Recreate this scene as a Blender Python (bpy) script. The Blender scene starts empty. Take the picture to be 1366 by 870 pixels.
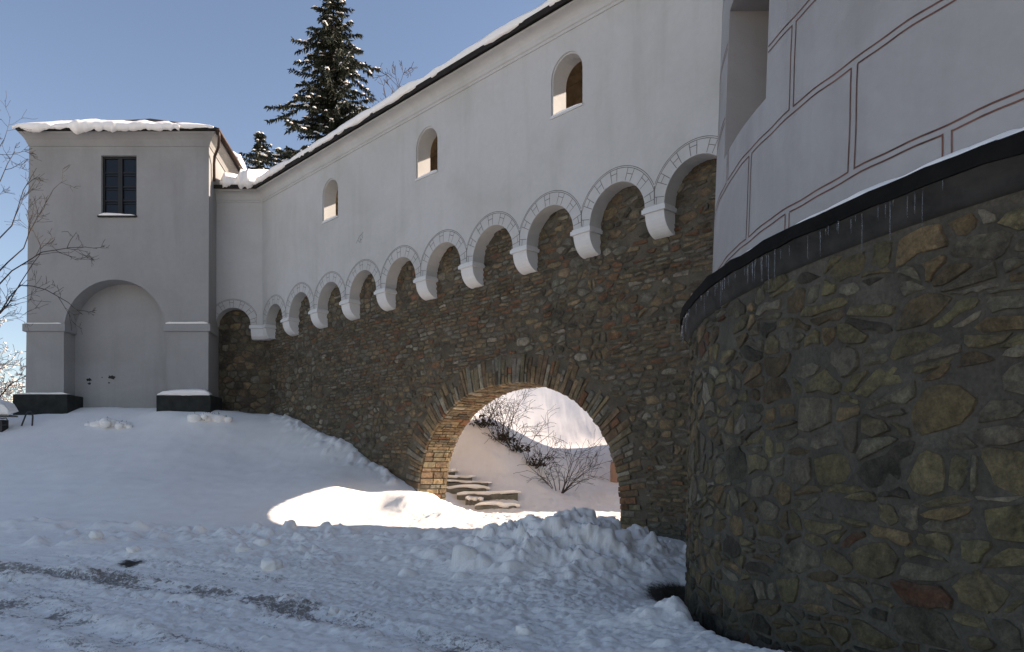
import bpy, bmesh, math, random
import numpy as np
from mathutils import Vector, Matrix

R = math.radians
rnd = random.Random(11)
scene = bpy.context.scene
col = scene.collection

# ------------------------------------------------------------------ camera, sky, sun, exposure
cam = bpy.data.cameras.new('camera')
camo = bpy.data.objects.new('camera', cam)
col.objects.link(camo)
camo.location = (0, 0, 0)                      # eye height is z = 0, the road lies about 1.55 m lower
camo.rotation_euler = (R(90), 0, 0)
cam.sensor_fit = 'HORIZONTAL'
cam.sensor_width = 36.0
cam.lens = 36.0 * 1025.0 / 1366.0
cam.shift_y = 195.0 / 1366.0                   # perspective-corrected photograph: verticals stay upright
cam.clip_start = 0.1
cam.clip_end = 2000
scene.camera = camo

SUN_EL = R(26.5)
SUN_AZ = R(77.0)                               # clockwise from +Y (view direction)
world = bpy.data.worlds.new('World')
scene.world = world
world.use_nodes = True
wn = world.node_tree.nodes
wl = world.node_tree.links
bg = wn['Background']
sky = wn.new('ShaderNodeTexSky')
sky.sky_type = 'NISHITA'
sky.sun_disc = False
sky.sun_elevation = SUN_EL
sky.sun_rotation = SUN_AZ
sky.altitude = 300
sky.air_density = 1.0
sky.dust_density = 0.6
sky.ozone_density = 2.8
wl.new(sky.outputs['Color'], bg.inputs['Color'])
bg.inputs['Strength'].default_value = 0.115

sl = bpy.data.lights.new('sun', 'SUN')
sl.energy = 5.0
sl.angle = R(0.53)
sl.color = (1.0, 0.97, 0.93)
sun = bpy.data.objects.new('sun', sl)
col.objects.link(sun)
sdir = Vector((math.sin(SUN_AZ) * math.cos(SUN_EL), math.cos(SUN_AZ) * math.cos(SUN_EL), math.sin(SUN_EL)))
sun.rotation_euler = sdir.to_track_quat('Z', 'Y').to_euler()
sun.location = (20, 10, 30)

scene.view_settings.view_transform = 'Standard'
scene.view_settings.look = 'None'
scene.view_settings.exposure = 0.84
scene.view_settings.gamma = 1.0
scene.view_settings.use_curve_mapping = False
scene.view_settings.use_white_balance = True     # camera set for open shade
scene.view_settings.white_balance_temperature = 7850
scene.view_settings.white_balance_tint = 18

# ------------------------------------------------------------------ helpers
def link(name, me, mat=None, parent=None, label=None, cat=None, group=None, kind=None):
    o = bpy.data.objects.new(name, me)
    col.objects.link(o)
    if mat is not None and me is not None:
        if len(me.materials) == 0:
            me.materials.append(mat)
    if parent is not None:
        o.parent = parent
    if label: o['label'] = label
    if cat: o['category'] = cat
    if group: o['group'] = group
    if kind: o['kind'] = kind
    return o

def thing(name, label, cat, group=None, loc=(0, 0, 0)):
    o = link(name, None, label=label, cat=cat, group=group)
    o.location = loc
    o.empty_display_size = 0.3
    return o

class MB:
    """collects vertices and faces for one mesh, with an optional colour per vertex"""
    def __init__(s):
        s.v = []; s.f = []; s.c = []
    def add(s, verts, faces, c=None):
        o = len(s.v)
        s.v += [tuple(p) for p in verts]
        s.f += [tuple(i + o for i in f) for f in faces]
        if c is not None:
            s.c += list(c) if isinstance(c, list) else [c] * len(verts)
        return o
    def box(s, x0, x1, y0, y1, z0, z1):
        v = [(x, y, z) for z in (z0, z1) for y in (y0, y1) for x in (x0, x1)]
        s.add(v, [(0, 2, 3, 1), (4, 5, 7, 6), (0, 1, 5, 4), (2, 6, 7, 3), (0, 4, 6, 2), (1, 3, 7, 5)])
        return s
    def quad(s, a, b, c, d):
        s.add([a, b, c, d], [(0, 1, 2, 3)])
    def tube(s, pts, rad, n=6, cap=True):
        pts = [Vector(p) for p in pts]
        if not hasattr(rad, '__len__'):
            rad = [rad] * len(pts)
        rings = []
        up = Vector((0.13, 0.21, 0.97))
        for i, p in enumerate(pts):
            t = (pts[min(i + 1, len(pts) - 1)] - pts[max(i - 1, 0)])
            if t.length < 1e-9: t = Vector((0, 0, 1))
            t.normalize()
            u = t.cross(up)
            if u.length < 0.05: u = t.cross(Vector((1, 0, 0.2)))
            u.normalize(); w = t.cross(u)
            o = len(s.v)
            for k in range(n):
                an = 2 * math.pi * k / n
                s.v.append(tuple(p + (u * math.cos(an) + w * math.sin(an)) * rad[i]))
            rings.append(o)
        for a, b in zip(rings, rings[1:]):
            for k in range(n):
                s.f.append((a + k, a + (k + 1) % n, b + (k + 1) % n, b + k))
        if cap:
            s.f.append(tuple(rings[0] + k for k in range(n))[::-1])
            s.f.append(tuple(rings[-1] + k for k in range(n)))
    def mesh(s, name, smooth=False, origin=None):
        v = s.v
        if origin is not None:
            v = [(p[0] - origin[0], p[1] - origin[1], p[2] - origin[2]) for p in v]
        me = bpy.data.meshes.new(name)
        me.from_pydata(v, [], s.f)
        if s.c and len(s.c) == len(s.v):
            at = me.color_attributes.new('col', 'FLOAT_COLOR', 'POINT')
            at.data.foreach_set('color', np.array([(c[0], c[1], c[2], 1.0) for c in s.c], dtype=np.float32).ravel())
        if smooth:
            me.polygons.foreach_set('use_smooth', [True] * len(me.polygons))
        me.update()
        return me
    def obj(s, name, mat, parent=None, smooth=False, origin=None, fix=False, **k):
        me = s.mesh(name, smooth, origin)
        if fix:
            bm = bmesh.new(); bm.from_mesh(me)
            bmesh.ops.recalc_face_normals(bm, faces=bm.faces)
            bm.to_mesh(me); bm.free()
        o = link(name, me, mat, parent, **k)
        if origin is not None:
            o.location = origin
        return o

def holed_face(mb, outer, holes, fmap):
    """fill a 2D outline with holes; fmap turns (u, v) into a 3D point"""
    bm = bmesh.new()
    es = []
    for loop in [outer] + holes:
        vs = [bm.verts.new((p[0], p[1], 0)) for p in loop]
        for i in range(len(vs)):
            es.append(bm.edges.new((vs[i], vs[(i + 1) % len(vs)])))
    bmesh.ops.triangle_fill(bm, use_beauty=True, use_dissolve=False, edges=es, normal=(0, 0, 1))
    bm.verts.index_update()
    mb.add([fmap(v.co.x, v.co.y) for v in bm.verts], [tuple(v.index for v in f.verts) for f in bm.faces])
    bm.free()

def strip(mb, loop, fa, fb, closed=True):
    """a ribbon between two images of one 2D line (a reveal)"""
    n = len(loop)
    o = mb.add([fa(*p) for p in loop] + [fb(*p) for p in loop], [])
    for i in range(n if closed else n - 1):
        j = (i + 1) % n
        mb.f.append((o + i, o + j, o + n + j, o + n + i))

# value noise, vectorised
def _hash(ix, iy, seed):
    h = (ix.astype(np.int64) * 374761393 + iy.astype(np.int64) * 668265263 + seed * 974634777) & 0xffffffff
    h = ((h ^ (h >> 13)) * 1274126177) & 0xffffffff
    return ((h ^ (h >> 16)) & 0xffff) / 65535.0
def vnoise(x, y, seed=0):
    x = np.asarray(x, float); y = np.asarray(y, float)
    ix = np.floor(x); iy = np.floor(y)
    fx = x - ix; fy = y - iy
    fx = fx * fx * fx * (fx * (fx * 6 - 15) + 10); fy = fy * fy * fy * (fy * (fy * 6 - 15) + 10)
    a = _hash(ix, iy, seed); b = _hash(ix + 1, iy, seed); c = _hash(ix, iy + 1, seed); d = _hash(ix + 1, iy + 1, seed)
    return (a + (b - a) * fx) * (1 - fy) + (c + (d - c) * fx) * fy - 0.5
def fbm(x, y, seed=0, oct=4, gain=0.5):
    t = 0; a = 1.0; f = 1.0
    c, s = math.cos(0.6), math.sin(0.6)
    for k in range(oct):
        t = t + a * vnoise((c * x - s * y) * f, (s * x + c * y) * f, seed + k * 17)
        a *= gain; f *= 2.03
    return t
def sstep(a, b, x):
    t = np.clip((x - a) / (b - a), 0, 1)
    return t * t * (3 - 2 * t)

# ------------------------------------------------------------------ materials
def new_mat(name):
    m = bpy.data.materials.new(name)
    m.use_nodes = True
    nt = m.node_tree
    return m, nt, nt.nodes, nt.links, nt.nodes['Principled BSDF']

def nnode(ns, ls, scale, detail=4, rough=0.55, vec=None, dist=0.0):
    t = ns.new('ShaderNodeTexNoise')
    t.inputs['Scale'].default_value = scale
    t.inputs['Detail'].default_value = detail
    t.inputs['Roughness'].default_value = rough
    t.inputs['Distortion'].default_value = dist
    if vec is not None: ls.new(vec, t.inputs['Vector'])
    return t
def ramp(ns, ls, fac, stops):
    r = ns.new('ShaderNodeValToRGB')
    e = r.color_ramp.elements
    e[0].position, e[0].color = stops[0][0], (*stops[0][1], 1)
    e[1].position, e[1].color = stops[1][0], (*stops[1][1], 1)
    for p, c in stops[2:]:
        x = e.new(p); x.color = (*c, 1)
    ls.new(fac, r.inputs['Fac'])
    return r
def mixc(ns, ls, mode, fac, a, b):
    m = ns.new('ShaderNodeMix'); m.data_type = 'RGBA'; m.blend_type = mode
    for sock, val in ((m.inputs[0], fac), (m.inputs[6], a), (m.inputs[7], b)):
        if isinstance(val, (int, float)): sock.default_value = val
        elif isinstance(val, tuple): sock.default_value = (*val, 1) if len(val) == 3 else val
        else: ls.new(val, sock)
    return m.outputs[2]
def bump(ns, ls, b, hs, strength, dist):
    n = ns.new('ShaderNodeBump')
    n.inputs['Strength'].default_value = strength
    n.inputs['Distance'].default_value = dist
    ls.new(hs, n.inputs['Height'])
    ls.new(n.outputs['Normal'], b.inputs['Normal'])
    return n

def mat_plain(name, c, rough=0.7, metal=0.0, var=0.15, scale=8.0, bstr=0.2, spec=0.4):
    m, nt, ns, ls, b = new_mat(name)
    geo = ns.new('ShaderNodeNewGeometry')
    n = nnode(ns, ls, scale, 5, 0.6, geo.outputs['Position'])
    r = ramp(ns, ls, n.outputs['Fac'], [(0.3, tuple(x * (1 - var) for x in c)), (0.7, tuple(min(1, x * (1 + var)) for x in c))])
    ls.new(r.outputs['Color'], b.inputs['Base Color'])
    b.inputs['Roughness'].default_value = rough
    b.inputs['Metallic'].default_value = metal
    b.inputs['Specular IOR Level'].default_value = spec
    if bstr: bump(ns, ls, b, n.outputs['Fac'], bstr, 0.01)
    return m

def mat_plaster(name, c, stain=(0.45, 0.44, 0.40), stain_amt=0.35, streak=0.5):
    m, nt, ns, ls, b = new_mat(name)
    geo = ns.new('ShaderNodeNewGeometry')
    pos = geo.outputs['Position']
    big = nnode(ns, ls, 0.45, 5, 0.6, pos, 0.6)
    mp = ns.new('ShaderNodeMapping'); mp.inputs['Scale'].default_value = (2.2, 2.2, 0.22)
    ls.new(pos, mp.inputs['Vector'])
    stk = nnode(ns, ls, 1.0, 5, 0.6, mp.outputs['Vector'])
    fine = nnode(ns, ls, 9.0, 6, 0.65, pos)
    r1 = ramp(ns, ls, big.outputs['Fac'], [(0.42, (0, 0, 0)), (0.72, (1, 1, 1))])
    r2 = ramp(ns, ls, stk.outputs['Fac'], [(0.5, (0, 0, 0)), (0.8, (streak, streak, streak))])
    f = mixc(ns, ls, 'ADD', 1.0, r1.outputs['Color'], r2.outputs['Color'])
    mul = ns.new('ShaderNodeMath'); mul.operation = 'MULTIPLY'; mul.use_clamp = True
    ls.new(f, mul.inputs[0]); mul.inputs[1].default_value = stain_amt
    r3 = ramp(ns, ls, fine.outputs['Fac'], [(0.3, tuple(x * 0.94 for x in c)), (0.7, c)])
    cc = mixc(ns, ls, 'MIX', mul.outputs[0], r3.outputs['Color'], stain)
    ls.new(cc, b.inputs['Base Color'])
    b.inputs['Roughness'].default_value = 0.9
    b.inputs['Specular IOR Level'].default_value = 0.2
    f2 = nnode(ns, ls, 38.0, 5, 0.6, pos)
    md = nnode(ns, ls, 3.0, 3, 0.5, pos)
    s = ns.new('ShaderNodeMath'); s.operation = 'MULTIPLY_ADD'
    ls.new(md.outputs['Fac'], s.inputs[0]); s.inputs[1].default_value = 2.0; ls.new(f2.outputs['Fac'], s.inputs[2])
    bump(ns, ls, b, s.outputs[0], 0.25, 0.012)
    return m

def mat_stone(name, rough=0.85, grain=1.0):
    m, nt, ns, ls, b = new_mat(name)
    geo = ns.new('ShaderNodeNewGeometry'); pos = geo.outputs['Position']
    at = ns.new('ShaderNodeAttribute'); at.attribute_name = 'col'
    n1 = nnode(ns, ls, 6.0, 6, 0.65, pos, 0.8)
    n2 = nnode(ns, ls, 45.0, 5, 0.7, pos)
    r1 = ramp(ns, ls, n1.outputs['Fac'], [(0.25, (0.36, 0.34, 0.30)), (0.5, (1.0, 0.97, 0.92)), (0.75, (1.6, 1.53, 1.4))])
    c = mixc(ns, ls, 'MULTIPLY', 1.0, at.outputs['Color'], r1.outputs['Color'])
    r2 = ramp(ns, ls, n2.outputs['Fac'], [(0.3, (0.55, 0.55, 0.55)), (0.65, (1.15, 1.15, 1.15))])
    c = mixc(ns, ls, 'MULTIPLY', 0.8, c, r2.outputs['Color'])
    # lime bloom and damp blotches
    n3 = nnode(ns, ls, 1.6, 6, 0.7, pos, 0.5)
    r3 = ramp(ns, ls, n3.outputs['Fac'], [(0.62, (0, 0, 0)), (0.78, (0.55, 0.55, 0.55))])
    c = mixc(ns, ls, 'MIX', r3.outputs['Color'], c, (0.23, 0.205, 0.165))
    r4 = ramp(ns, ls, n3.outputs['Fac'], [(0.30, (0.55, 0.55, 0.52)), (0.46, (1, 1, 1))])
    c = mixc(ns, ls, 'MULTIPLY', 1.0, c, r4.outputs['Color'])
    ls.new(c, b.inputs['Base Color'])
    b.inputs['Roughness'].default_value = rough
    b.inputs['Specular IOR Level'].default_value = 0.3
    nm = nnode(ns, ls, 15.0, 6, 0.75, pos, 1.0)
    s = ns.new('ShaderNodeMath'); s.operation = 'MULTIPLY_ADD'
    ls.new(nm.outputs['Fac'], s.inputs[0]); s.inputs[1].default_value = 2.5; ls.new(n2.outputs['Fac'], s.inputs[2])
    bump(ns, ls, b, s.outputs[0], 1.0 * grain, 0.025)
    return m

def mat_mortar(name, c):
    m, nt, ns, ls, b = new_mat(name)
    geo = ns.new('ShaderNodeNewGeometry'); pos = geo.outputs['Position']
    n1 = nnode(ns, ls, 2.2, 6, 0.65, pos, 0.4)
    n2 = nnode(ns, ls, 30.0, 6, 0.7, pos)
    r1 = ramp(ns, ls, n1.outputs['Fac'], [(0.3, tuple(x * 0.55 for x in c)), (0.7, tuple(x * 1.25 for x in c))])
    r2 = ramp(ns, ls, n2.outputs['Fac'], [(0.3, (0.6, 0.6, 0.6)), (0.7, (1.15, 1.15, 1.15))])
    cc = mixc(ns, ls, 'MULTIPLY', 1.0, r1.outputs['Color'], r2.outputs['Color'])
    ls.new(cc, b.inputs['Base Color'])
    b.inputs['Roughness'].default_value = 0.95
    b.inputs['Specular IOR Level'].default_value = 0.2
    bump(ns, ls, b, n2.outputs['Fac'], 0.8, 0.02)
    return m

def mat_snow(name, dirt=False, fine=22.0, bs=0.35):
    m, nt, ns, ls, b = new_mat(name)
    geo = ns.new('ShaderNodeNewGeometry'); pos = geo.outputs['Position']
    n1 = nnode(ns, ls, fine, 6, 0.65, pos)
    n2 = nnode(ns, ls, 3.0, 5, 0.6, pos)
    r = ramp(ns, ls, n2.outputs['Fac'], [(0.3, (0.92, 0.865, 0.80)), (0.7, (0.97, 0.915, 0.85))])
    c = r.outputs['Color']
    if dirt:
        at = ns.new('ShaderNodeAttribute'); at.attribute_name = 'dirt'
        sep = ns.new('ShaderNodeSeparateColor'); ls.new(at.outputs['Color'], sep.inputs['Color'])
        n3 = nnode(ns, ls, 13.0, 10, 0.82, pos, 0.4)
        def masked(sock, lo, hi, gain, amp=1.7, off=-0.47):
            c3 = ns.new('ShaderNodeMath'); c3.operation = 'MULTIPLY_ADD'
            ls.new(n3.outputs['Fac'], c3.inputs[0]); c3.inputs[1].default_value = amp; c3.inputs[2].default_value = off
            a = ns.new('ShaderNodeMath'); a.operation = 'MULTIPLY_ADD'
            ls.new(sock, a.inputs[0]); a.inputs[1].default_value = gain
            ls.new(c3.outputs[0], a.inputs[2])
            return ramp(ns, ls, a.outputs[0], [(lo, (0, 0, 0)), (hi, (1, 1, 1))]).outputs['Color']
        grey = masked(sep.outputs['Red'], 0.72, 1.40, 0.58, 2.9, -1.05)
        c = mixc(ns, ls, 'MIX', grey, c, (0.27, 0.235, 0.20))
        soil = masked(sep.outputs['Green'], 0.55, 0.85, 0.95, 1.1, -0.42)
        c = mixc(ns, ls, 'MIX', soil, c, ramp(ns, ls, n3.outputs['Fac'], [(0.35, (0.018, 0.014, 0.010)), (0.65, (0.085, 0.070, 0.055))]).outputs['Color'])
    ls.new(c, b.inputs['Base Color'])
    b.inputs['Roughness'].default_value = 0.75
    b.inputs['Specular IOR Level'].default_value = 0.25
    bump(ns, ls, b, n1.outputs['Fac'], bs, 0.03)
    return m

M = {}
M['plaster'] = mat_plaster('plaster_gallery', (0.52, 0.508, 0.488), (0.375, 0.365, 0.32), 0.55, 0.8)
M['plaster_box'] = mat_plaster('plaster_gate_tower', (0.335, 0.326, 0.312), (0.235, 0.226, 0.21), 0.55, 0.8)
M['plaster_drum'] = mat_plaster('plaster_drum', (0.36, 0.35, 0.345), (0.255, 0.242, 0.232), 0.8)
M['plaster_trim'] = mat_plaster('plaster_trim', (0.64, 0.635, 0.62), (0.5, 0.49, 0.46), 0.2)
M['line_grey'] = mat_plain('line_grey', (0.17, 0.165, 0.155), 0.9, var=0.35, scale=5, bstr=0)
M['line_red'] = mat_plain('line_red', (0.135, 0.062, 0.048), 0.9, var=0.6, scale=4, bstr=0)
M['stone'] = mat_stone('rubble_stone')
M['stone_drum'] = mat_stone('rubble_stone_drum')
M['mortar'] = mat_mortar('mortar_wall', (0.125, 0.104, 0.076))
M['mortar_drum'] = mat_mortar('mortar_drum', (0.100, 0.089, 0.070))
M['snow'] = mat_snow('snow')
M['snow_ground'] = mat_snow('snow_ground', dirt=True, fine=26.0, bs=0.32)
M['roof_dark'] = mat_plain('roof_sheet', (0.022, 0.018, 0.015), 0.8, 0.0, 0.3, spec=0.2)
M['ledge'] = mat_plain('ledge_sheet', (0.008, 0.0075, 0.007), 0.85, 0.0, 0.4, 5.0, spec=0.1)
M['ledge_stone'] = mat_plain('ledge_render', (0.027, 0.025, 0.022), 0.9, 0, 0.55, 4.0, 0.8)
M['wood'] = mat_plain('gallery_boards', (0.42, 0.31, 0.21), 0.8, 0, 0.25, 6.0, 0.3)
M['black_stone'] = mat_plain('black_plinth', (0.016, 0.017, 0.014), 0.8, 0, 0.6, 4.0, 0.5)
M['frame_dark'] = mat_plain('window_frame', (0.012, 0.011, 0.010), 0.5, 0, 0.2)
M['copper'] = mat_plain('copper_pipe', (0.055, 0.032, 0.022), 0.5, 0.4, 0.3)
M['step'] = mat_plain('step_stone', (0.17, 0.155, 0.125), 0.9, 0, 0.35, 5.0, 0.6)
M['bark'] = mat_plain('bark', (0.060, 0.045, 0.034), 0.9, 0, 0.4, 12.0, 0.4)
M['twig'] = mat_plain('twig', (0.055, 0.040, 0.030), 0.9, 0, 0.4, 12.0, 0)
M['needle'] = mat_plain('spruce_needles', (0.024, 0.030, 0.017), 0.8, 0, 0.5, 2.0, 0)
M['leaf_dark'] = mat_plain('dark_leaf', (0.022, 0.022, 0.012), 0.8, 0, 0.5, 5.0, 0)
M['metal'] = mat_plain('dark_metal', (0.05, 0.05, 0.048), 0.45, 0.6, 0.2)
M['pink'] = mat_plaster('pink_render', (0.42, 0.27, 0.20), (0.3, 0.2, 0.15), 0.3)

def mat_glass():
    m, nt, ns, ls, b = new_mat('window_glass')
    geo = ns.new('ShaderNodeNewGeometry')
    n = nnode(ns, ls, 1.4, 2, 0.5, geo.outputs['Position'])
    b.inputs['Base Color'].default_value = (0.012, 0.014, 0.018, 1)
    b.inputs['Roughness'].default_value = 0.08
    b.inputs['Specular IOR Level'].default_value = 0.3
    bump(ns, ls, b, n.outputs['Fac'], 0.15, 0.05)
    return m
M['glass'] = mat_glass()
def mat_ice():
    m, nt, ns, ls, b = new_mat('ice')
    b.inputs['Base Color'].default_value = (0.62, 0.66, 0.70, 1)
    b.inputs['Roughness'].default_value = 0.15
    b.inputs['Transmission Weight'].default_value = 0.92
    b.inputs['IOR'].default_value = 1.31
    return m
M['ice'] = mat_ice()

# ------------------------------------------------------------------ layout of the place (metres)
TH = math.atan(977.0 / 1025.0)                 # the curtain wall runs back to the left at this angle
NX, NY = math.cos(TH), math.sin(TH)            # away from the viewer, across the wall
AX, AY = math.sin(TH), -math.cos(TH)           # along the wall, towards the round tower
D = 11.5816                                    # distance of the plastered face
CA = -24.142                                   # where the wall turns the corner
def W(a, b, z):
    """a along the wall, b out of the plastered face towards the viewer, z up"""
    return (NX * (D - b) + AX * a, NY * (D - b) + AY * a, z)
CORNER = Vector(W(CA, 0, 0)[:2])
CX, CY = 9.98, 8.32                            # axis of the round tower
RW, RS, RL = 7.58, 7.83, 7.97                  # plaster, stone, ledge radius
def rwall(h): return RW - 0.037 * (h - 2.0)
def rstone(h): return RS + 0.015 * (2.0 - h)
BY = 24.5                                      # front of the square gate tower
SB = 0.35                                      # the plastered storey stands out this far over the stone

# ------------------------------------------------------------------ ground: one snow sheet
def P(x, y, d): return ((x - 683) / 1025.0 * d, d, (630 - y) / 1025.0 * d)
ctrl = []
for X in (-14, -9, -5, -1.5): ctrl += [(X, 4, -1.55), (X, 7.5, -1.54), (X, 10.5, -1.50)]
ctrl += [(-30, 8, -1.5), (-60, 8, -1.5), (0.5, 4.5, -1.55), (-20, -25, -1.6), (20, -25, -1.6), (60, -10, -1.6), (40, 8, -1.6), (-60, -20, -1.6)]
ctrl += [P(0, 700, 15.5), P(200, 700, 15.5), P(-300, 700, 15.5), P(0, 730, 13.3), P(200, 730, 13.3), P(350, 728, 13.3)]
ctrl += [P(0, 650, 18.5), P(0, 600, 21.5), P(0, 568, 23.3), P(0, 551, 24.6), P(-400, 620, 21), P(-500, 556, 25)]
ctrl += [P(200, 650, 18.5), P(200, 600, 21.5), P(200, 562, 23.7), P(200, 547, 24.6), P(120, 547, 24.6), P(100, 600, 21.5)]
ctrl += [P(350, 700, 16.0), P(350, 640, 19.6), P(350, 600, 22.4), P(350, 552, 26.0), P(290, 548, 25.5), P(250, 548, 24.2), P(215, 549, 24.2), P(285, 549, 24.3)]
ctrl += [P(450, 692, 17.0), P(450, 650, 19.0), P(450, 612, 21.3), P(470, 592, 22.2), P(410, 565, 24.2)]
ctrl += [P(500, 672, 19.0), P(530, 635, 20.6), P(560, 655, 19.9), P(560, 690, 17.6), P(460, 705, 14.9)]
ctrl += [(-1.0, 17.8, -1.13), (0.6, 18.0, -1.14), (2.0, 17.5, -1.15), (3.5, 17.0, -1.15), (0.2, 15.2, -1.14), (1.2, 14.6, -1.14), (-1.5, 15.6, -1.12)]
ctrl += [P(830, 706, 15.03), P(918, 726, 13.94), P(880, 722, 13.3)]
ctrl += [P(735, 694, 12.4), P(650, 714, 12.8), P(590, 716, 13.3), P(800, 706, 12.3), P(860, 724, 12.2), P(520, 710, 14.2)]
ctrl += [P(735, 775, 10.0), P(640, 780, 10.2), P(560, 765, 11.2), P(880, 765, 10.9), P(905, 752, 11.6), P(880, 792, 10.2)]
ctrl += [P(930, 822, 8.0), P(850, 850, 7.2), P(1000, 866, 6.25), P(1020, 872, 5.9), P(700, 840, 7.7), P(500, 850, 7.2)]
ctrl += [(-1.5, 21.5, -1.15), (0.5, 22, -1.15), (3, 21, -1.15), (6, 20, -1.15), (3.4, 24, -1.0), (3.4, 25.5, -0.62), (3.6, 27, -0.30), (3.4, 29, 0.1), (6, 27, -0.3), (10, 27, -0.4), (8, 32, 0.9), (15, 25, -1.1)]
ctrl += [P(660, 610, 25.6), P(636, 563, 27.0), P(700, 606, 26.6), P(748, 652, 25.8), P(600, 560, 27), P(590, 615, 25.6), P(560, 545, 28.5)]
ctrl += [(1.5, 36, 1.3), (-2, 36, 1.6), (5.5, 36, 2.2), (-2, 50, 6.2), (3, 50, 7.6), (8, 50, 9.0), (-10, 46, 5.0), (-5, 31, 2.6)]
ctrl += [(-12, 30, 2.1), (-12, 35, 2.6), (-22, 34, 2.3), (-30, 26, 2.0), (-45, 45, 2.3), (-18, 28, 2.0), (0, 62, 9.0), (25, 60, 9.0), (-25, 62, 5.5), (30, 40, 0), (60, 60, 2), (-70, 70, 3)]
ctrl += [(-0.5, 24.2, -0.42), (0.4, 23.5, -0.85), (-1, 25, -0.02), (-2.2, 25.2, 0.1), (-1.6, 23.4, -0.85)]
ctrl += [(0, 120, 9), (70, 120, 6), (-70, 120, 6), (-70, 30, 2)]
cp = np.array(ctrl)
def _tps(r2): return np.where(r2 > 1e-12, r2 * np.log(np.maximum(r2, 1e-12)), 0.0)
nC = len(cp)
K = _tps((cp[:, None, 0] - cp[None, :, 0]) ** 2 + (cp[:, None, 1] - cp[None, :, 1]) ** 2)
K += np.eye(nC) * 0.02
A = np.zeros((nC + 3, nC + 3)); A[:nC, :nC] = K
A[:nC, nC] = 1; A[:nC, nC + 1] = cp[:, 0]; A[:nC, nC + 2] = cp[:, 1]; A[nC:, :nC] = A[:nC, nC:].T
wt = np.linalg.solve(A, np.r_[cp[:, 2], 0, 0, 0])

LUMPS = []
lr = np.random.RandomState(5)
BANKX = np.array([-60, -20, -10, -5, -3, -1, 0, 1.5, 3, 8]); BANKY = np.array([16, 15.7, 15.5, 15.1, 14.5, 13.5, 13.1, 12.9, 12.6, 12.4])
def bank_y(X): return np.interp(X, BANKX, BANKY)
TR1 = [(-12, 13.2), (-7.57, 11.36), (-5.9, 10.8), (-4.1, 9.8), (-2.9, 8.96), (-1.55, 7.84), (-0.28, 6.6), (0.5, 5.6)]
TR2 = [(-7.5, 9.7), (-5.7, 8.96), (-4.46, 7.84), (-3.4, 6.9), (-2.6, 6.0)]
def poly_dist(X, Y, pts):
    d = np.full(X.shape, 1e9)
    for (x0, y0), (x1, y1) in zip(pts, pts[1:]):
        ux, uy = x1 - x0, y1 - y0
        t = np.clip(((X - x0) * ux + (Y - y0) * uy) / (ux * ux + uy * uy), 0, 1)
        d = np.minimum(d, np.hypot(X - x0 - t * ux, Y - y0 - t * uy))
    return d

def ground_base(X, Y):
    X = np.asarray(X, float); Y = np.asarray(Y, float)
    H = wt[nC] + wt[nC + 1] * X + wt[nC + 2] * Y
    for i in range(nC):
        H = H + wt[i] * _tps((X - cp[i, 0]) ** 2 + (Y - cp[i, 1]) ** 2)
    return np.clip(H, -1.75, 11)

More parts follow.
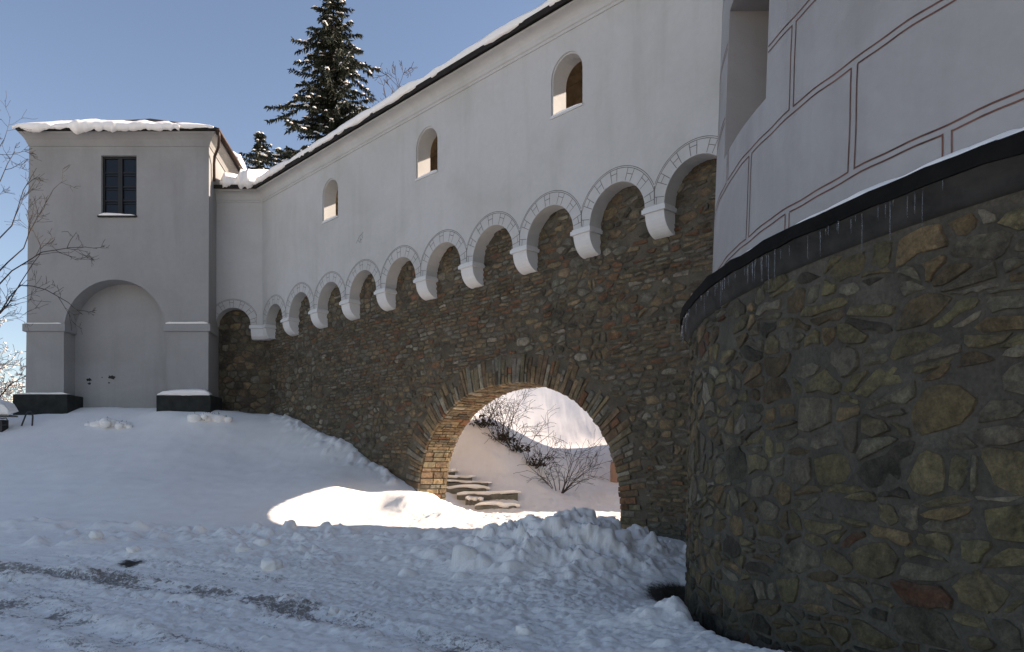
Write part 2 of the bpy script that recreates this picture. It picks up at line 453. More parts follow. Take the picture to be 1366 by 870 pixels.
def ground_full(X, Y):
    H = ground_base(X, Y)
    by = bank_y(X)
    front = sstep(-0.1, 0.4, (NX * X + NY * Y) * -1 + D + SB)      # this side of the wall
    rough = sstep(0.25, -0.35, Y - by) * front
    ridge = np.exp(-((Y - by + 0.15) / 0.35) ** 2) * front
    pile = np.exp(-(((X - 0.8) / 1.5) ** 2 + ((Y - 12.0) / 0.9) ** 2))
    n1 = fbm(X * 0.9, Y * 0.9, 3, 3); n2 = fbm(X * 2.6, Y * 2.6, 9, 4, 0.6); n3 = fbm(X * 8, Y * 8, 21, 4, 0.6)
    road = sstep(-1.6, -3.4, Y - by) * front
    pm = 0.22 + 0.95 * sstep(-0.12, 0.22, fbm(X * 0.55, Y * 0.8, 81, 3))
    H = H + rough * pm * (0.09 * n1 + (0.13 - 0.105 * road) * n2 + (0.034 - 0.02 * road) * n3)
    H = H + ridge * (0.03 + 0.10 * n2 + 0.08 * n1)
    n4 = fbm(X * 19, Y * 19, 33, 3, 0.6)
    H = H + pile * (0.14 * np.abs(n2) + 0.22 * n2 + 0.045 * n3 + 0.03 * n4 - 0.03) + rough * (0.3 + pm) * 0.030 * n4 + road * 0.014 * n4
    H = H + (1 - rough) * (0.05 * n1 + 0.012 * n2)
    back = sstep(0.2, 0.8, NX * X + NY * Y - D - SB)
    H = H + back * (0.035 * n2 + 0.018 * n3) * sstep(40, 25, Y)
    yard = sstep(3.0, 1.0, np.hypot(X - 0.6, (Y - 17.2) * 0.8) - 1.4)
    H = H + yard * (0.035 * n3 + 0.03 * n2)
    # wheel ruts and ridges pressed along the line of travel
    us, vs_ = X * 0.837 - Y * 0.547, X * 0.547 + Y * 0.837
    strk = fbm(us * 0.7, vs_ * 6.0, 61, 4, 0.6)
    H = H + road * 0.022 * strk
    for tr in (TR1, TR2):
        d = poly_dist(X, Y, tr)
        H = H - 0.035 * np.exp(-(d / 0.16) ** 2) + 0.02 * np.exp(-((d - 0.34) / 0.14) ** 2) * (1 + 2 * n2)
    H = H + 0.26 * np.exp(-(((X + 2.6) / 0.38) ** 2 + ((Y - 18.85) / 0.5) ** 2)) + 0.16 * np.exp(-(((X + 1.6) / 0.32) ** 2 + ((Y - 17.6) / 0.3) ** 2))
    H = H + (0.17 + 0.12 * n2) * np.exp(-(((X - 1.72) / 0.26) ** 2 + ((Y - 8.2) / 0.32) ** 2)) + 0.07 * np.exp(-(((X - 1.35) / 0.25) ** 2 + ((Y - 7.9) / 0.25) ** 2))
    # melt hollow along the foot of the round tower
    dr = np.hypot(X - CX, Y - CY) - RS
    ang = Y - 9.9
    pit = np.exp(-((((X - 2.1) / 0.40) ** 2 + ((Y - 10.2) / 0.55) ** 2)))
    gap = sstep(0.42, 0.12, dr) * sstep(11.3, 10.2, Y)
    smooth_ = ground_base(X, Y)
    wp = np.clip(1.4 * pit + gap, 0, 1)
    H = H + (smooth_ - H) * wp * 0.85
    H = H - 0.07 * pit - 0.22 * gap
    return H, rough, road, pit, gap

def axis(parts):
    out = [parts[0][0]]
    for (a, b, st) in parts:
        n = max(1, int(round((b - a) / st)))
        out += list(a + (b - a) * (np.arange(1, n + 1) / n))
    return np.array(out)
gx = axis([(-300, -90, 30), (-90, -30, 6), (-30, -17, 0.9), (-17, -11, 0.14), (-11, -7, 0.07), (-7, 4.2, 0.034), (4.2, 7, 0.12), (7, 16, 0.6), (16, 40, 4), (40, 90, 8), (90, 300, 30)])
gy = axis([(-200, -30, 25), (-30, 2, 4), (2, 5.2, 0.3), (5.2, 14.0, 0.034), (14, 20, 0.06), (20, 31, 0.11), (31, 62, 0.6), (62, 120, 4), (120, 500, 40)])
GX, GY = np.meshgrid(gx, gy)
GH, g_rough, g_road, g_pit, g_gap = ground_full(GX, GY)
# loose lumps pushed up by the plough, sunk into the sheet
for k in range(3600):
    u = lr.rand()
    if u < 0.22:
        X = lr.uniform(-11, 2.6); Y = bank_y(X) - abs(lr.normal(0, 0.75)) + 0.15
        r = 0.02 + 0.09 * lr.rand() ** 2.2
    elif u < 0.245:
        X = lr.normal(0.8, 1.1); Y = lr.normal(11.9, 0.6); r = 0.05 + 0.17 * lr.rand() ** 1.5
    elif u < 0.26:
        X = lr.normal(1.35, 0.5); Y = lr.normal(7.6, 0.6); r = 0.03 + 0.10 * lr.rand() ** 2
    else:
        X = lr.uniform(-9, 2.0); Y = lr.uniform(5.4, 13); r = 0.022 + 0.045 * lr.rand() ** 3
        if float(fbm(np.array(X * 0.8), np.array(Y * 0.8), 91, 2)) < -0.05: continue
    if math.hypot(X - CX, Y - CY) < RS + 0.1 + r or math.hypot((X - 2.1) / 0.7, (Y - 10.2) / 1.1) < 1: continue
    i0, i1 = np.searchsorted(gx, (X - r, X + r)); j0, j1 = np.searchsorted(gy, (Y - r, Y + r))
    if i1 - i0 < 1 or j1 - j0 < 1: continue
    sx = GX[j0:j1, i0:i1]; sy = GY[j0:j1, i0:i1]
    th_ = lr.uniform(0, 3.14); el_ = lr.uniform(1.0, 1.7)
    du = ((sx - X) * math.cos(th_) + (sy - Y) * math.sin(th_)) / r; dv = (-(sx - X) * math.sin(th_) + (sy - Y) * math.cos(th_)) / r * el_
    q = 1 - (np.abs(du) ** 2.7 + np.abs(dv) ** 2.7)
    base = GH[j0:j1, i0:i1]
    zc = base[base.shape[0] // 2, base.shape[1] // 2] - 0.35 * r
    top = zc + np.clip(q, 0, 1) ** 0.45 * r * lr.uniform(0.45, 1.0) + (du * lr.uniform(-0.3, 0.3) + dv * lr.uniform(-0.3, 0.3)) * r
    GH[j0:j1, i0:i1] = np.where(q > 0, np.maximum(base, top), base)
for k in range(150):                                       # crumbs fallen along the foot of the long wall
    a_ = lr.uniform(-23.5, -16.6); b_ = -SB + 0.06 + abs(lr.normal(0, 0.28)); r = lr.uniform(0.05, 0.13)
    X, Y, _z = W(a_, b_, 0)
    q = 1 - ((GX - X) ** 2 + (GY - Y) ** 2) / (r * r)
    GH = GH + np.where(q > 0, np.clip(q, 0, 1) ** 0.6 * r * 0.45, 0)
dirt = np.zeros(GX.shape + (4,), np.float32); dirt[..., 3] = 1
d1 = poly_dist(GX, GY, TR1); d2 = poly_dist(GX, GY, TR2)
wob = fbm(GX * 1.7, GY * 1.7, 55, 4)
strk_ = fbm((GX * 0.837 - GY * 0.547) * 0.7, (GX * 0.547 + GY * 0.837) * 6.0, 61, 4, 0.6)
fade1 = sstep(0.0, -6.0, GX) * 0.6 + 0.4
red = np.exp(-(d1 / 0.36) ** 2) * fade1 * (1.0 + 0.9 * wob) + np.exp(-(d2 / 0.34) ** 2) * 0.75 * (0.7 + 1.2 * wob)
red += 0.45 * np.exp(-(((GX + 0.35) / 0.5) ** 2 + ((GY - 6.9) / 0.5) ** 2)) + g_road * np.clip(0.16 - 0.9 * strk_ + 0.4 * wob, 0, 0.6) * sstep(0.5, -3.0, GX)
dirt[..., 0] = np.clip(red, 0, 1)
dirt[..., 1] = np.clip(1.15 * g_pit + 1.5 * g_gap + 0.9 * np.exp(-(((GX + 5.95) / 0.30) ** 2 + ((GY - 12.0) / 0.28) ** 2))
                       + 0.38 * np.exp(-(d1 / 0.12) ** 2) * sstep(-4.5, -7.0, GX), 0, 1)
spot = np.exp(-(((GX + 5.95) / 0.32) ** 2 + ((GY - 11.85) / 0.3) ** 2))
GH = GH - 0.03 * spot + 0.12 * np.exp(-(((GX + 5.95) / 0.5) ** 2 + ((GY - 12.6) / 0.35) ** 2))
ny, nx = GX.shape
me = bpy.data.meshes.new('snow_ground')
me.vertices.add(nx * ny)
me.vertices.foreach_set('co', np.stack([GX, GY, GH], -1).astype(np.float32).ravel())
idx = np.arange(nx * ny).reshape(ny, nx)
quads = np.stack([idx[:-1, :-1], idx[:-1, 1:], idx[1:, 1:], idx[1:, :-1]], -1).reshape(-1, 4)
me.loops.add(quads.size); me.loops.foreach_set('vertex_index', quads.ravel().astype(np.int32))
me.polygons.add(len(quads)); me.polygons.foreach_set('loop_start', (np.arange(len(quads)) * 4).astype(np.int32))
me.polygons.foreach_set('use_smooth', np.ones(len(quads), bool))
at = me.color_attributes.new('dirt', 'FLOAT_COLOR', 'POINT'); at.data.foreach_set('color', dirt.ravel())
me.update(calc_edges=True)
link('snow_ground', me, M['snow_ground'], kind='structure')
def gz(x, y):
    i = min(max(np.searchsorted(gx, x), 1), nx - 1); j = min(max(np.searchsorted(gy, y), 1), ny - 1)
    tx = (x - gx[i - 1]) / (gx[i] - gx[i - 1]); ty = (y - gy[j - 1]) / (gy[j] - gy[j - 1])
    return float((GH[j - 1, i - 1] * (1 - tx) + GH[j - 1, i] * tx) * (1 - ty) + (GH[j, i - 1] * (1 - tx) + GH[j, i] * tx) * ty)

# ------------------------------------------------------------------ rubble masonry
def rubble(x0, x1, z0, z1, hfun, lx, seed, wvar=0.28, jx=0.30, jy=0.26):
    """irregular stones filling a rectangle: a weighted Voronoi pattern in a space stretched by the local course height"""
    rs = random.Random(seed)
    nxs = max(2, int((x1 - x0) / 0.3)); nzs = 160
    xs = np.linspace(x0, x1, nxs); zs = np.linspace(z0, z1, nzs)
    HH = np.array([[hfun(x, z) for z in zs] for x in xs])
    G = np.cumsum(1.0 / HH, axis=1) * (zs[1] - zs[0]); G -= G[:, :1]
    def inv(x, g):
        t = (x - x0) / (x1 - x0) * (nxs - 1); i = int(min(max(t, 0), nxs - 2)); t = min(max(t - i, 0), 1)
        c = G[i] * (1 - t) + G[i + 1] * t
        if g > c[-1]: return z1 + (g - c[-1]) * HH[i][-1]
        if g < 0: return z0 + g * HH[i][0]
        return float(np.interp(g, c, zs))
    gmax = G.max()
    seeds = []
    g = -0.5
    while g < gmax + 0.5:
        x = x0 - rs.random() * lx
        while x < x1 + lx:
            seeds.append((x / lx + rs.uniform(-jx, jx) * 0.3, g + rs.uniform(-jy, jy), rs.random() * wvar))
            x += lx * rs.uniform(0.55, 1.5)
        g += 1.0
    grid = {}
    for i, s in enumerate(seeds):
        grid.setdefault((int(math.floor(s[0] / 1.5)), int(math.floor(s[1] / 1.5))), []).append(i)
    cells = []
    for i, (sx, sy, sw) in enumerate(seeds):
        poly = [(sx - 1.3, sy - 1.1), (sx + 1.3, sy - 1.1), (sx + 1.3, sy + 1.1), (sx - 1.3, sy + 1.1)]
        ci, cj = int(math.floor(sx / 1.5)), int(math.floor(sy / 1.5))
        nb = [j for p in (-2, -1, 0, 1, 2) for q in (-2, -1, 0, 1, 2) for j in grid.get((ci + p, cj + q), []) if j != i]
        for j in nb:
            tx, ty, tw = seeds[j]
            dx, dy = tx - sx, ty - sy
            c = (tx * tx + ty * ty - tw - sx * sx - sy * sy + sw) / 2
            out = []
            m = len(poly)
            for k in range(m):
                p, q = poly[k], poly[(k + 1) % m]
                fp = p[0] * dx + p[1] * dy - c; fq = q[0] * dx + q[1] * dy - c
                if fp <= 0: out.append(p)
                if (fp < 0 < fq) or (fq < 0 < fp):
                    t = fp / (fp - fq)
                    out.append((p[0] + (q[0] - p[0]) * t, p[1] + (q[1] - p[1]) * t))
            poly = out
            if len(poly) < 3: break
        if len(poly) < 3: continue
        pl = [(p[0] * lx, inv(p[0] * lx, p[1])) for p in poly]
        cells.append(pl)
    return cells

def split_cells(cells, rs, prob, amin):
    """break some of the larger cells into slabs and fillers"""
    out = []
    todo = list(cells)
    while todo:
        pl = todo.pop()
        if len(pl) < 3 or poly_area(pl) < amin or rs.random() > prob:
            out.append(pl); continue
        c = centroid(pl)
        an = rs.gauss(0, 0.16) if rs.random() < 0.68 else math.pi / 2 + rs.gauss(0, 0.35)
        nx_, nz_ = -math.sin(an), math.cos(an)
        hgt = math.sqrt(poly_area(pl)) * rs.uniform(-0.16, 0.16)
        k0 = c[0] * nx_ + c[1] * nz_ + hgt
        A_, B_ = [], []
        m = len(pl)
        for k in range(m):
            p, q = pl[k], pl[(k + 1) % m]
            fp = p[0] * nx_ + p[1] * nz_ - k0; fq = q[0] * nx_ + q[1] * nz_ - k0
            (A_ if fp <= 0 else B_).append(p)
            if fp * fq < 0:
                t = fp / (fp - fq); x = (p[0] + (q[0] - p[0]) * t, p[1] + (q[1] - p[1]) * t)
                A_.append(x); B_.append(x)
        for h in (A_, B_):
            if len(h) >= 3:
                (todo if poly_area(h) > amin * 2.2 else out).append(h)
    return out
def poly_area(p):
    return abs(sum(p[i][0] * p[(i + 1) % len(p)][1] - p[(i + 1) % len(p)][0] * p[i][1] for i in range(len(p)))) / 2
def centroid(p):
    return (sum(q[0] for q in p) / len(p), sum(q[1] for q in p) / len(p))

def stone_shape(pl, fmap, joint, proud, rs, color, chaikin=True, jit=0.009, mort=None):
    """one stone: rim sunk in the mortar, chamfered edge, uneven face. fmap(u, v, out) -> 3D"""
    cx, cz = centroid(pl)
    q = []
    for (x, z) in pl:
        d = math.hypot(x - cx, z - cz)
        if d < 1e-4: continue
        s = max(0.25, 1 - joint * 1.25 / d)
        q.append((cx + (x - cx) * s, cz + (z - cz) * s))
    # merge tiny edges
    r = [q[0]]
    for p in q[1:]:
        if math.hypot(p[0] - r[-1][0], p[1] - r[-1][1]) > 0.02: r.append(p)
    if len(r) > 3 and math.hypot(r[0][0] - r[-1][0], r[0][1] - r[-1][1]) < 0.02: r.pop()
    if len(r) < 3: return None
    if chaikin == 'rough':                                 # knocked-off corners, edges out of line
        o = []
        for i in range(len(r)):
            a, b = r[i], r[(i + 1) % len(r)]; pv = r[i - 1]
            k = rs.uniform(0.04, 0.16)
            o.append((a[0] + (b[0] + pv[0] - 2 * a[0]) * k, a[1] + (b[1] + pv[1] - 2 * a[1]) * k))
            L_ = math.hypot(b[0] - a[0], b[1] - a[1]); t_ = rs.uniform(0.35, 0.65); e_ = L_ * rs.uniform(-0.09, 0.06)
            mx_, mz_ = a[0] + (b[0] - a[0]) * t_, a[1] + (b[1] - a[1]) * t_
            d_ = math.hypot(mx_ - cx, mz_ - cz) or 1
            o.append((mx_ + (mx_ - cx) / d_ * e_, mz_ + (mz_ - cz) / d_ * e_))
        r = o
    elif chaikin:
        o = []
        for i in range(len(r)):
            a, b = r[i], r[(i + 1) % len(r)]
            k = rs.uniform(0.05, 0.17)
            o.append((a[0] + (b[0] - a[0]) * k, a[1] + (b[1] - a[1]) * k)); o.append((a[0] + (b[0] - a[0]) * (1 - k), a[1] + (b[1] - a[1]) * (1 - k)))
        r = o
    r = [(x + rs.uniform(-jit, jit), z + rs.uniform(-jit, jit)) for x, z in r]
    n = len(r)
    tx, tz = rs.uniform(-0.06, 0.06), rs.uniform(-0.06, 0.06)
    ch = 0.010 + proud * 0.25
    v = [fmap(x, z, -0.03) for x, z in r]
    for x, z in r:
        d = math.hypot(x - cx, z - cz); s = max(0.4, 1 - ch / max(d, 1e-3))
        v.append(fmap(cx + (x - cx) * s, cz + (z - cz) * s, proud + tx * (x - cx) + tz * (z - cz) + rs.uniform(-0.009, 0.007)))
    v.append(fmap(cx + rs.uniform(-0.02, 0.02), cz + rs.uniform(-0.01, 0.01), proud + 0.006 + rs.uniform(-0.006, 0.02)))
    f = []
    for i in range(n):
        j = (i + 1) % n
        f.append((i, j, n + j, n + i)); f.append((n + i, n + j, 2 * n))
    if mort is not None:                                   # mortar smeared over the rim of the stone
        mix = lambda k: tuple(a_ + (b_ - a_) * k for a_, b_ in zip(color, mort))
        color = [mix(1.0)] * n + [mix(rs.uniform(0.0, 0.75) ** 1.3) for _ in range(n)] + [mix(rs.uniform(0, 0.2))]
    return v, f, color

def emit_stones(stones, parent, mat, name='stone', limit=300, rest='stones'):
    """the stones that show largest become objects, the others one joined part"""
    def size(s):
        c = np.mean(np.array(s[0]), axis=0); a = np.array(s[0])
        ext = a.max(0) - a.min(0)
        y = max(c[1], 1.0)
        u, w_ = c[0] / y * 1025, c[2] / y * 1025
        vis = -690 < u < 690 and -240 < w_ < 630
        return (1 if vis else 0) * (math.hypot(ext[0], ext[1]) * ext[2]) / (c @ c)
    stones = sorted(stones, key=size, reverse=True)
    for s in stones[:limit]:
        mb = MB(); mb.add(s[0], s[1], s[2])
        c = np.mean(np.array(s[0]), axis=0)
        mb.obj(name, mat, parent, origin=tuple(float(t) for t in c))
    if len(stones) > limit:
        mb = MB()
        for s in stones[limit:]: mb.add(s[0], s[1], s[2])
        mb.obj(rest, mat, parent, kind='stuff')

def hsv_jit(c, rs, v=0.22, t=0.03):
    k = 1 + rs.uniform(-v, v)
    return tuple(max(0.01, x * k * (1 + rs.uniform(-t, t))) for x in c)

# ------------------------------------------------------------------ the curtain wall with its gallery
wall = thing('castle_wall', 'long white gallery wall on arched corbels over rubble stone with a big archway', 'castle wall', loc=(0, 0, 0))
SP, CR, ZS = 1.768, 0.67, 4.87
CORB = [-8.375 - SP * i for i in range(9)]                # corbels, the nearest first
WIN = [-10.54, -15.21, -19.81]
WB, WT, WHW = 7.36, 8.50, 0.40                            # window sill, crown, half width

def win_loop(ac, grow=0.0, n=14):
    hw = WHW + grow; top = WT + grow; z0 = WB - grow * 0.4
    pts = [(ac - hw, z0), (ac + hw, z0)]
    for k in range(n + 1):
        t = math.pi * k / n
        pts.append((ac + hw * math.cos(t), top - hw + hw * math.sin(t)))
    return pts

# plastered upper storey: scalloped lower edge, three windows
A_END = -6.0
low = [(CA, ZS)]
xs_ = sorted(CORB)
first_c = CA
low = [(CA, 9.15), (CA, ZS)]
arch_c = []
prev_edge = CA + 0.26
low.append((prev_edge, ZS))
allc = xs_ + [CORB[0] + SP]
for c in allc:
    right = c - 0.214
    ac = (prev_edge + right) / 2; r = (right - prev_edge) / 2
    arch_c.append((ac, r))
    for k in range(0, 17):
        t = math.pi - math.pi * k / 16
        low.append((ac + r * math.cos(t), ZS + (CR if r > 0.6 else r) * math.sin(t)))
    prev_edge = c + 0.214
low.append((A_END, ZS)); low.append((A_END, 9.15))
clean = [low[0]]
for p in low[1:]:
    if math.hypot(p[0] - clean[-1][0], p[1] - clean[-1][1]) > 1e-4: clean.append(p)
low = clean
up = MB()
wins = [win_loop(c, 0.035) for c in WIN]
holed_face(up, low, wins, lambda a, z: W(a, 0, z))
strip(up, low[1:-1], lambda a, z: W(a, 0, z), lambda a, z: W(a, -SB - 0.02, z), closed=False)
for c in WIN:
    lo = win_loop(c, 0.035); li = win_loop(c, 0.0)
    n_ = len(lo)
    o = up.add([W(a, 0, z) for a, z in lo] + [W(a, -0.03, z) for a, z in lo] + [W(a, -0.03, z) for a, z in li] + [W(a, -0.42, z) for a, z in li], [])
    for k in range(3):
        for i in range(n_):
            j = (i + 1) % n_
            up.f.append((o + k * n_ + i, o + k * n_ + j, o + (k + 1) * n_ + j, o + (k + 1) * n_ + i))
# inner face of the gallery wall
holed_face(up, [(CA + 0.2, 5.62), (A_END, 5.62), (A_END, 9.15), (CA + 0.2, 9.15)], [win_loop(c, 0.0) for c in WIN], lambda a, z: W(a, -0.42, z))
pw = up.obj('plaster_wall', M['plaster'], wall, fix=False)

# short return wall between the corner and the square tower
SX0 = -9.95
ret = MB()
cxr, rr = -9.245, 0.585
rl = [(SX0, 9.15), (SX0, ZS)]
rl2 = [(cxr + rr * math.cos(math.pi - math.pi * k / 16), ZS + rr * math.sin(math.pi - math.pi * k / 16)) for k in range(17)]
rl = [(SX0, 9.15), (SX0, ZS)] + rl2 + [(CORNER.x, ZS), (CORNER.x, 9.15)]
holed_face(ret, rl, [], lambda x, z: (x, CORNER.y, z))
strip(ret, rl[1:-1], lambda x, z: (x, CORNER.y, z), lambda x, z: (x, CORNER.y + SB + 0.02, z), closed=False)
ret.obj('return_wall', M['plaster'], wall)

# corbels with impost blocks
def corbel_mesh():
    hw = 0.21; z1 = -0.11; n = 9
    prof = [(-SB - 0.03, z1)] + [(-(SB) * (1 - math.cos(t)), z1 - 0.40 * math.sin(t)) for t in [math.pi / 2 * k / n for k in range(n + 1)]] + [(-SB - 0.03, z1 - 0.40)]
    b = MB()
    m = len(prof)
    o = b.add([(-hw, y, z) for y, z in prof] + [(hw, y, z) for y, z in prof], [])
    b.f.append(tuple(range(m))); b.f.append(tuple(range(2 * m - 1, m - 1, -1)))
    for i in range(m):
        j = (i + 1) % m
        b.f.append((i, i + m, j + m, j))
    return b.mesh('corbel')
def impost_mesh():
    b = MB()
    b.box(-0.26, 0.26, -SB - 0.03, 0.045, -0.11, -0.035)
    b.box(-0.235, 0.235, -SB - 0.03, 0.022, -0.035, 0.0)
    return b.mesh('impost')
cm, im = corbel_mesh(), impost_mesh()
for me_ in (cm, im):
    bm = bmesh.new(); bm.from_mesh(me_); bmesh.ops.recalc_face_normals(bm, faces=bm.faces); bm.to_mesh(me_); bm.free()
    me_.materials.append(M['plaster_trim'])
wrot = math.atan2(AY, AX)
# local frame of a corbel: x along the wall, +y out towards the viewer
for c in CORB:
    p = W(c, 0.002, ZS)
    m4 = Matrix(((AX, -NX, 0, p[0]), (AY, -NY, 0, p[1]), (0, 0, 1, p[2]), (0, 0, 0, 1)))
    k = link('corbel', cm, None, wall); k.matrix_local = m4
    i2 = link('impost', im, None, k)
# the corner corbel: a block wrapped round the corner
def offs(b, x0=SX0, aend=2.0):
    """plan polyline of return wall + long wall, moved out by b"""
    m1 = Vector((0, -1)); m2 = Vector((-NX, -NY))
    c = CORNER + (m1 + m2) * (b / (1 + m1.dot(m2)))
    e = W(aend, b, 0)
    return [Vector((x0, CORNER.y - b)), c, Vector((e[0], e[1]))]
def corner_ring(b, grow, z):
    c = offs(b)[1]
    lft = (-8.66 - grow, CORNER.y - b)
    rg = W(CA + 0.26 + grow, b, 0)
    bk = W(CA + 0.26 + grow, -SB - 0.05, 0)
    bl = (-8.66 - grow, CORNER.y + SB + 0.05)
    return [(lft[0], lft[1], z), (c.x, c.y, z), (rg[0], rg[1], z), (bk[0], bk[1], z), (offs(-SB - 0.05)[1].x, offs(-SB - 0.05)[1].y, z), (bl[0], bl[1], z)]
cb = MB()
levels = [(0.004, 0.0, ZS), (0.03, 0.03, ZS), (0.045, 0.04, ZS - 0.035), (0.045, 0.04, ZS - 0.11), (0.0, 0.0, ZS - 0.112), (-0.01, 0, ZS - 0.22), (-0.05, 0, ZS - 0.36), (-0.13, 0, ZS - 0.45)]
for b_, g_, z_ in levels: cb.add(corner_ring(b_, g_, z_), [])
for k in range(len(levels) - 1):
    for i in range(6):
        j = (i + 1) % 6
        cb.f.append((k * 6 + i, k * 6 + j, k * 6 + 6 + j, k * 6 + 6 + i))
cb.f.append(tuple(range((len(levels) - 1) * 6, len(levels) * 6)))
cb.obj('corbel', M['plaster_trim'], wall, fix=True)

# incised voussoir lines over the small arches
def line_strip(mb, p, q, w, fm):
    dx, dz = q[0] - p[0], q[1] - p[1]; L = math.hypot(dx, dz)
    if L < 1e-5: return
    ox, oz = -dz / L * w / 2, dx / L * w / 2
    mb.add([fm(p[0] + ox, p[1] + oz), fm(q[0] + ox, q[1] + oz), fm(q[0] - ox, q[1] - oz), fm(p[0] - ox, p[1] - oz)], [(0, 1, 2, 3)])
def arch_lines(ac, r, fm, half, seed):
    rs = random.Random(seed)
    mb = MB(); ro = r + 0.285; w = 0.013
    def ok(x): return abs(x) < half
    for rad in (ro, ro - 0.032):
        pr = None
        for k in range(61):
            t = math.pi * k / 60; x, z = rad * math.cos(t), rad * math.sin(t)
            if ok(x):
                if pr: line_strip(mb, (ac + pr[0], ZS + pr[1]), (ac + x, ZS + z), w, fm)
                pr = (x, z)
            else: pr = None
    k = 0; t = R(8)
    while t < R(174):
        gap = R(10) if k % 2 == 0 else R(17)
        for tt in (t,):
            x1, z1 = (r + 0.012) * math.cos(tt), (r + 0.012) * math.sin(tt); x2, z2 = (ro - 0.032) * math.cos(tt), (ro - 0.032) * math.sin(tt)
            if abs(x2) > half:
                s = (half - abs(x1)) / (abs(x2) - abs(x1)); s = min(max(s, 0), 1)
                x2, z2 = x1 + (x2 - x1) * s, z1 + (z2 - z1) * s
            line_strip(mb, (ac + x1, ZS + z1), (ac + x2, ZS + z2), w, fm)
        if k % 2 == 0:
            rm = r + 0.285 * rs.uniform(0.5, 0.62)
            p1 = (rm * math.cos(t), rm * math.sin(t)); p2 = (rm * math.cos(t + gap), rm * math.sin(t + gap))
            if ok(p1[0]) and ok(p2[0]): line_strip(mb, (ac + p1[0], ZS + p1[1]), (ac + p2[0], ZS + p2[1]), w, fm)
        t += gap; k += 1
    zi = math.sqrt(max(0.01, ro * ro - half * half))
    for s in (-1, 1):
        x = s * (half - 0.006)
        line_strip(mb, (ac + x, ZS + 0.03), (ac + x, ZS + zi), w * 0.9, fm)
    return mb
for i, (ac, r) in enumerate(arch_c):
    half = min(r + 0.214, SP / 2)
    mb = arch_lines(ac, r, lambda a, z: W(a, 0.003, z), half if r > 0.6 else r + 0.2, i)
    mb.obj('voussoir_lines', M['line_grey'], wall)
mb = arch_lines(cxr, rr, lambda x, z: (x, CORNER.y - 0.003, z), rr + 0.2, 77)
mb.obj('voussoir_lines', M['line_grey'], wall)
mb = MB()                                                  # an older fragment higher on the wall
for p, q in (((-18.42, 6.34), (-18.25, 6.50)), ((-18.25, 6.50), (-18.05, 6.58)), ((-18.30, 6.40), (-18.22, 6.33)), ((-18.22, 6.46), (-18.16, 6.30)), ((-18.12, 6.54), (-18.10, 6.42)), ((-18.19, 6.38), (-18.11, 6.41))):
    line_strip(mb, p, q, 0.016, lambda a, z: W(a, 0.003, z))
mb.obj('lost_arch_lines', M['line_grey'], wall)

# window sills with a little snow
for c in WIN:
    mb = MB()
    pts = []
    o = mb.add([W(c - 0.44, 0.03, WB - 0.055), W(c + 0.44, 0.03, WB - 0.055), W(c + 0.44, 0.03, WB - 0.012), W(c - 0.44, 0.03, WB - 0.012),
                W(c - 0.44, -0.05, WB - 0.055), W(c + 0.44, -0.05, WB - 0.055), W(c + 0.44, -0.05, WB - 0.006), W(c - 0.44, -0.05, WB - 0.006)],
               [(0, 1, 2, 3), (3, 2, 6, 7), (0, 4, 5, 1), (0, 3, 7, 4), (1, 5, 6, 2)])
    mb.obj('window_sill', M['plaster_trim'], wall)

# cornice under the eaves, roof and boards
def sweep(name, prof, mat, parent, x0=SX0, aend=-1.0, closed=True):
    mb = MB()
    m = len(prof)
    lines = [offs(b, x0, aend) for b, z in prof]
    for k in range(3):
        mb.add([(lines[i][k].x, lines[i][k].y, prof[i][1]) for i in range(m)], [])
    for k in range(2):
        for i in range(m if closed else m - 1):
            j = (i + 1) % m
            mb.f.append((k * m + i, k * m + j, (k + 1) * m + j, (k + 1) * m + i))
    return mb.obj(name, mat, parent, fix=True)
EZ = 9.28
arcp = [(0.07 + 0.19 * (1 - math.cos(t)), 9.05 + 0.17 * math.sin(t)) for t in [math.pi / 2 * k / 6 for k in range(7)]]
sweep('cornice', [(-0.1, 8.93), (0.022, 8.935), (0.03, 8.985), (0.055, 9.0), (0.07, 9.05)] + arcp + [(0.30, 9.225), (0.30, EZ - 0.01), (-0.1, EZ - 0.01)], M['plaster'], wall)
GB = -2.3
roofp = sweep('roof', [(0.40, EZ - 0.02), (0.40, EZ + 0.10), (GB / 2, EZ + 0.62), (GB - 0.35, EZ + 0.12), (GB - 0.35, EZ + 0.02), (GB / 2, EZ + 0.52)], M['roof_dark'], wall, x0=-10.3)
for k in range(9):                                         # ceiling boards, seen through the windows
    b0 = -0.45 - k * 0.21; b1 = b0 - 0.195
    zc = lambda b: EZ - 0.10 + 0.44 * (1 - abs((b - GB / 2) / (GB / 2)))
    mb = MB()
    mb.add([W(CA + 0.3, b0, zc(b0)), W(-5, b0, zc(b0)), W(-5, b1, zc(b1)), W(CA + 0.3, b1, zc(b1)),
            W(CA + 0.3, b0, zc(b0) + 0.03), W(-5, b0, zc(b0) + 0.03), W(-5, b1, zc(b1) + 0.03), W(CA + 0.3, b1, zc(b1) + 0.03)],
           [(0, 1, 2, 3), (4, 7, 6, 5), (0, 4, 5, 1), (2, 6, 7, 3), (0, 3, 7, 4), (1, 5, 6, 2)])
    mb.obj('ceiling_board', M['wood'], roofp, fix=True)
mb = MB()
mb.add([W(a, b, z) for z in (5.45, 5.6) for b in (-0.40, GB) for a in (CA + 0.3, -5.0)], [(0, 1, 3, 2), (4, 6, 7, 5), (0, 4, 5, 1), (2, 3, 7, 6), (0, 2, 6, 4), (1, 5, 7, 3)])
mb.obj('gallery_floor', M['wood'], wall, fix=True)
